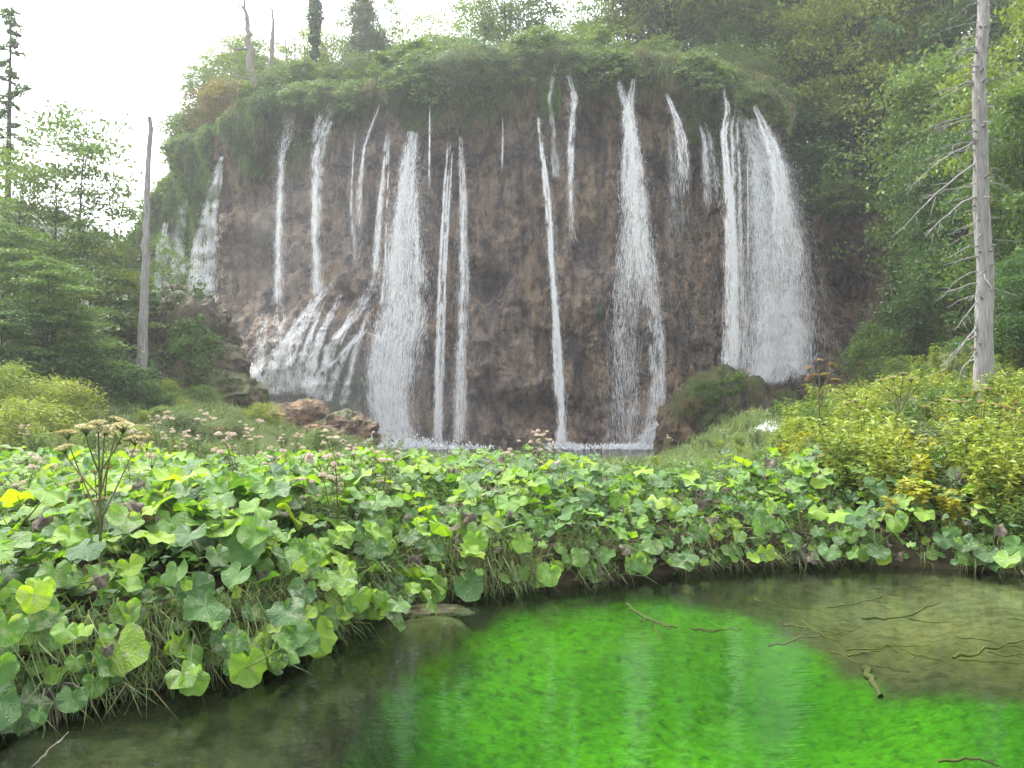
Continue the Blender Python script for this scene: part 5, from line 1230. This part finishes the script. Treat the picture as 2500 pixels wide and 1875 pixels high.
for i, (a, b, rx, ry, rz, z) in enumerate(((150, 1800, .32, .14, .08, -.2), (300, 1770, .26, .14, .08, -.24), (40, 1850, .25, .16, .09, -.18), (420, 1840, .3, .14, .08, -.26), (560, 1740, .2, .14, .08, -.26), (230, 1860, .2, .12, .07, -.2))):
    c = ground_at(a, b, z)
    tag(obj('sunken_rock', rock_mesh('sunken_rock', rx, ry, rz, 80 + i, M['boulder'], 28, 16, .3, .1), None, c, (0, 0, rng.uniform(-.4, .8))), f'dim brown slab under water below the near left bank, {ORD[i]} of six', 'rock', 'sunken slabs')
c = ground_at(1050, 1497, -.045)
tag(obj('flat_stone', rock_mesh('flat_stone', .34, .24, .055, 95, M['pale_stone'], 40, 20, .22, .0), None, c), "flat pale silt-covered stone just awash at the inner corner of the bank", 'rock')
# the rotten stump under the tall stalk
c = ground_at(283, 1700, 0.0); r0 = np.random.default_rng(5)
k = np.linspace(0, 1, 12); pth = np.stack([.02 * np.sin(k * 5) - .04 * k, .02 * np.cos(k * 4) + .12 * k, -.08 + .55 * k], 1)
tag(obj('rotten_stump', MB().add(*tube(pth, np.interp(k, [0, .3, .8, 1], [.07, .055, .05, .02]), 12, .16)).mesh('rotten_stump', M['bark']), None, c), 'crumbling dark stump in the bank under the tall brown stalk', 'stump')
# dry root wad at the corner of the bank
c = ground_at(95, 1740, 0.02); mb = MB()
for i in range(34):
    a = rng.uniform(0, 6.28); L = rng.uniform(.1, .3); d = np.array([math.cos(a), -abs(math.sin(a)) * .7, rng.uniform(-.3, .7)]) * L
    mb.add(*tube(bez((0, .06, .08), d * .6 + np.array([0, .05, .14]), d + np.array([0, 0, -.05]), 6), np.linspace(.007, .002, 6), 4))
tag(obj('root_wad', mb.mesh('root_wad', M['bark_pale'])), 'tangle of pale dry roots at the near left corner of the bank', 'roots', kind='stuff').location = c
# rusty moss patches
for i, (a, b, Y, rx, lab) in enumerate(((830, 1085, 27, .8, 'rusty orange moss patch right of the travertine humps'), (500, 1035, 24, 1.1, 'rusty orange moss strip on the grassy slope'), (300, 1065, 15, .9, 'rusty moss patch behind the umbels at the left'), (690, 1005, 30, .7, 'yellowish moss patch beside the bare tan hump'))):
    c = P(a, b, Y); c[2] = ground_z(c[0], c[1])
    mo = MB(); n = 1500; q = rng.normal(0, .42, (n, 3)) * [rx, rx * .6, .10]; q[:, 2] = .10 + np.abs(q[:, 2])
    mo.add(*leaf_quads(q, rng.normal(0, .4, (n, 3)) + [0, 0, 1], rng.standard_normal((n, 3)), rng.uniform(.06, .13, n), .6), 0, False)
    tag(obj('moss_patch', mo.mesh('moss_patch', M['rust_moss'] if 'rust_moss' in M else M.setdefault('rust_moss', leaf_mat('rusty_moss', (.16, .08, .015), (.24, .13, .02), (.20, .17, .03), .2))), None, c), lab, 'moss', kind='stuff')

# ------------------------------------------------------------------ the heron by the humps
def heron():
    base = P(901, 1100, 28.6); base[2] = ground_z(base[0], base[1])
    c, nt, out = mat('heron_plumage')
    sz_ = N_(nt, 'ShaderNodeSeparateXYZ'); nt.links.new(objco(nt), sz_.inputs[0])
    nn_ = noise_node(nt, 40, 3, .6, objco(nt))
    cc = ramp(nt, sz_.outputs[2], [(.45, (.13, .14, .16)), (.62, (.22, .23, .25)), (.70, (.34, .33, .31)), (.95, (.42, .41, .39))])
    prin(nt, out, mix(nt, 1.0, cc, ramp(nt, nn_.outputs[0], [(.3, (.8, .8, .8)), (.7, (1.15, 1.15, 1.15))]), 'MULTIPLY'), .8, .2)
    M['heron'] = c
    M['bill'] = bark_mat('heron_bill', (.20, .15, .06), (.28, .2, .08)); M['heron_leg'] = bark_mat('heron_legs', (.10, .09, .05), (.16, .14, .08))
    e = bpy.data.objects.new('heron', None); COL.objects.link(e); e.location = base; e.rotation_euler = (0, 0, .25)
    sp = np.array([(-.34, 0, .40), (-.26, 0, .45), (-.15, 0, .51), (-.03, 0, .565), (.06, 0, .61), (.10, 0, .655), (.095, 0, .71), (.085, 0, .77), (.095, 0, .83), (.115, 0, .875), (.14, 0, .90), (.17, 0, .905), (.20, 0, .90)])
    rr = np.array([.012, .04, .085, .10, .075, .042, .030, .024, .022, .025, .032, .030, .012])
    obj('body', MB().add(*tube(sp, rr, 14)).mesh('body', M['heron']), e)
    obj('bill', MB().add(*tube(np.array([(.19, 0, .90), (.26, 0, .893), (.33, 0, .885)]), [.014, .009, .002], 8)).mesh('bill', M['bill']), e)
    for s in (-1, 1):
        obj('leg', MB().add(*tube(np.array([(-.05, s * .035, .48), (-.02, s * .035, .30), (-.045, s * .035, .27), (-.03, s * .035, -.03)]), [.022, .012, .012, .009], 8)).mesh('leg', M['heron_leg']), e)
        w = np.array([(-.36, s * .02, .37), (-.24, s * .075, .42), (-.10, s * .098, .50), (.02, s * .085, .56)])
        obj('wing', MB().add(*tube(w, [.01, .045, .062, .03], 10)).mesh('wing', M['heron']), e)
    tag(e, 'grey heron standing with raised neck beside the brown hump', 'bird')
heron()

# ------------------------------------------------------------------ air
def box_mesh(name, x0, x1, y0, y1, z0, z1, m):
    v = [(x, y, z) for x in (x0, x1) for y in (y0, y1) for z in (z0, z1)]
    return MB().add(v, [(0, 1, 3, 2), (4, 6, 7, 5), (0, 4, 5, 1), (2, 3, 7, 6), (0, 2, 6, 4), (1, 5, 7, 3)], 0, False).mesh(name, m)
def vol_mat(name, dens, col, aniso):
    m, nt, out = mat(name)
    v = N_(nt, 'ShaderNodeVolumePrincipled'); v.inputs['Density'].default_value = dens; v.inputs['Color'].default_value = (*col, 1); v.inputs['Anisotropy'].default_value = aniso
    nt.links.new(v.outputs[0], out.inputs['Volume']); return m
if HAZE > 0:
    tag(obj('haze', box_mesh('haze', -170, 170, -160, 185, -6, 75, vol_mat('haze_air', HAZE, (.93, .95, 1.0), .45))), kind='stuff')

def mist(label, c, rad, dens):
    nu, nv = 32, 20
    th = np.linspace(0, 2 * np.pi, nu, endpoint=False)[:, None]; ph = np.linspace(-np.pi / 2 * .999, np.pi / 2 * .999, nv)[None]
    v = np.stack([np.cos(th) * np.cos(ph) * rad[0], np.sin(th) * np.cos(ph) * rad[1], np.sin(ph) * rad[2] + 0 * th], -1)
    tag(obj('mist', MB().add(v, grid_faces(nu, nv, True)).mesh('mist', vol_mat('mist_air', dens, (.93, .95, 1.0), .3)), None, c), label, 'mist', kind='stuff')
mist('thin spray mist drifting before the brown cliff face', (-2.5, 38.5, 7.5), (12, 4.0, 9.5), MIST)
mist('denser spray mist round the foot of the largest fall', (-6.5, 37.0, 1.0), (5.5, 2.2, 4.5), MIST * 3)
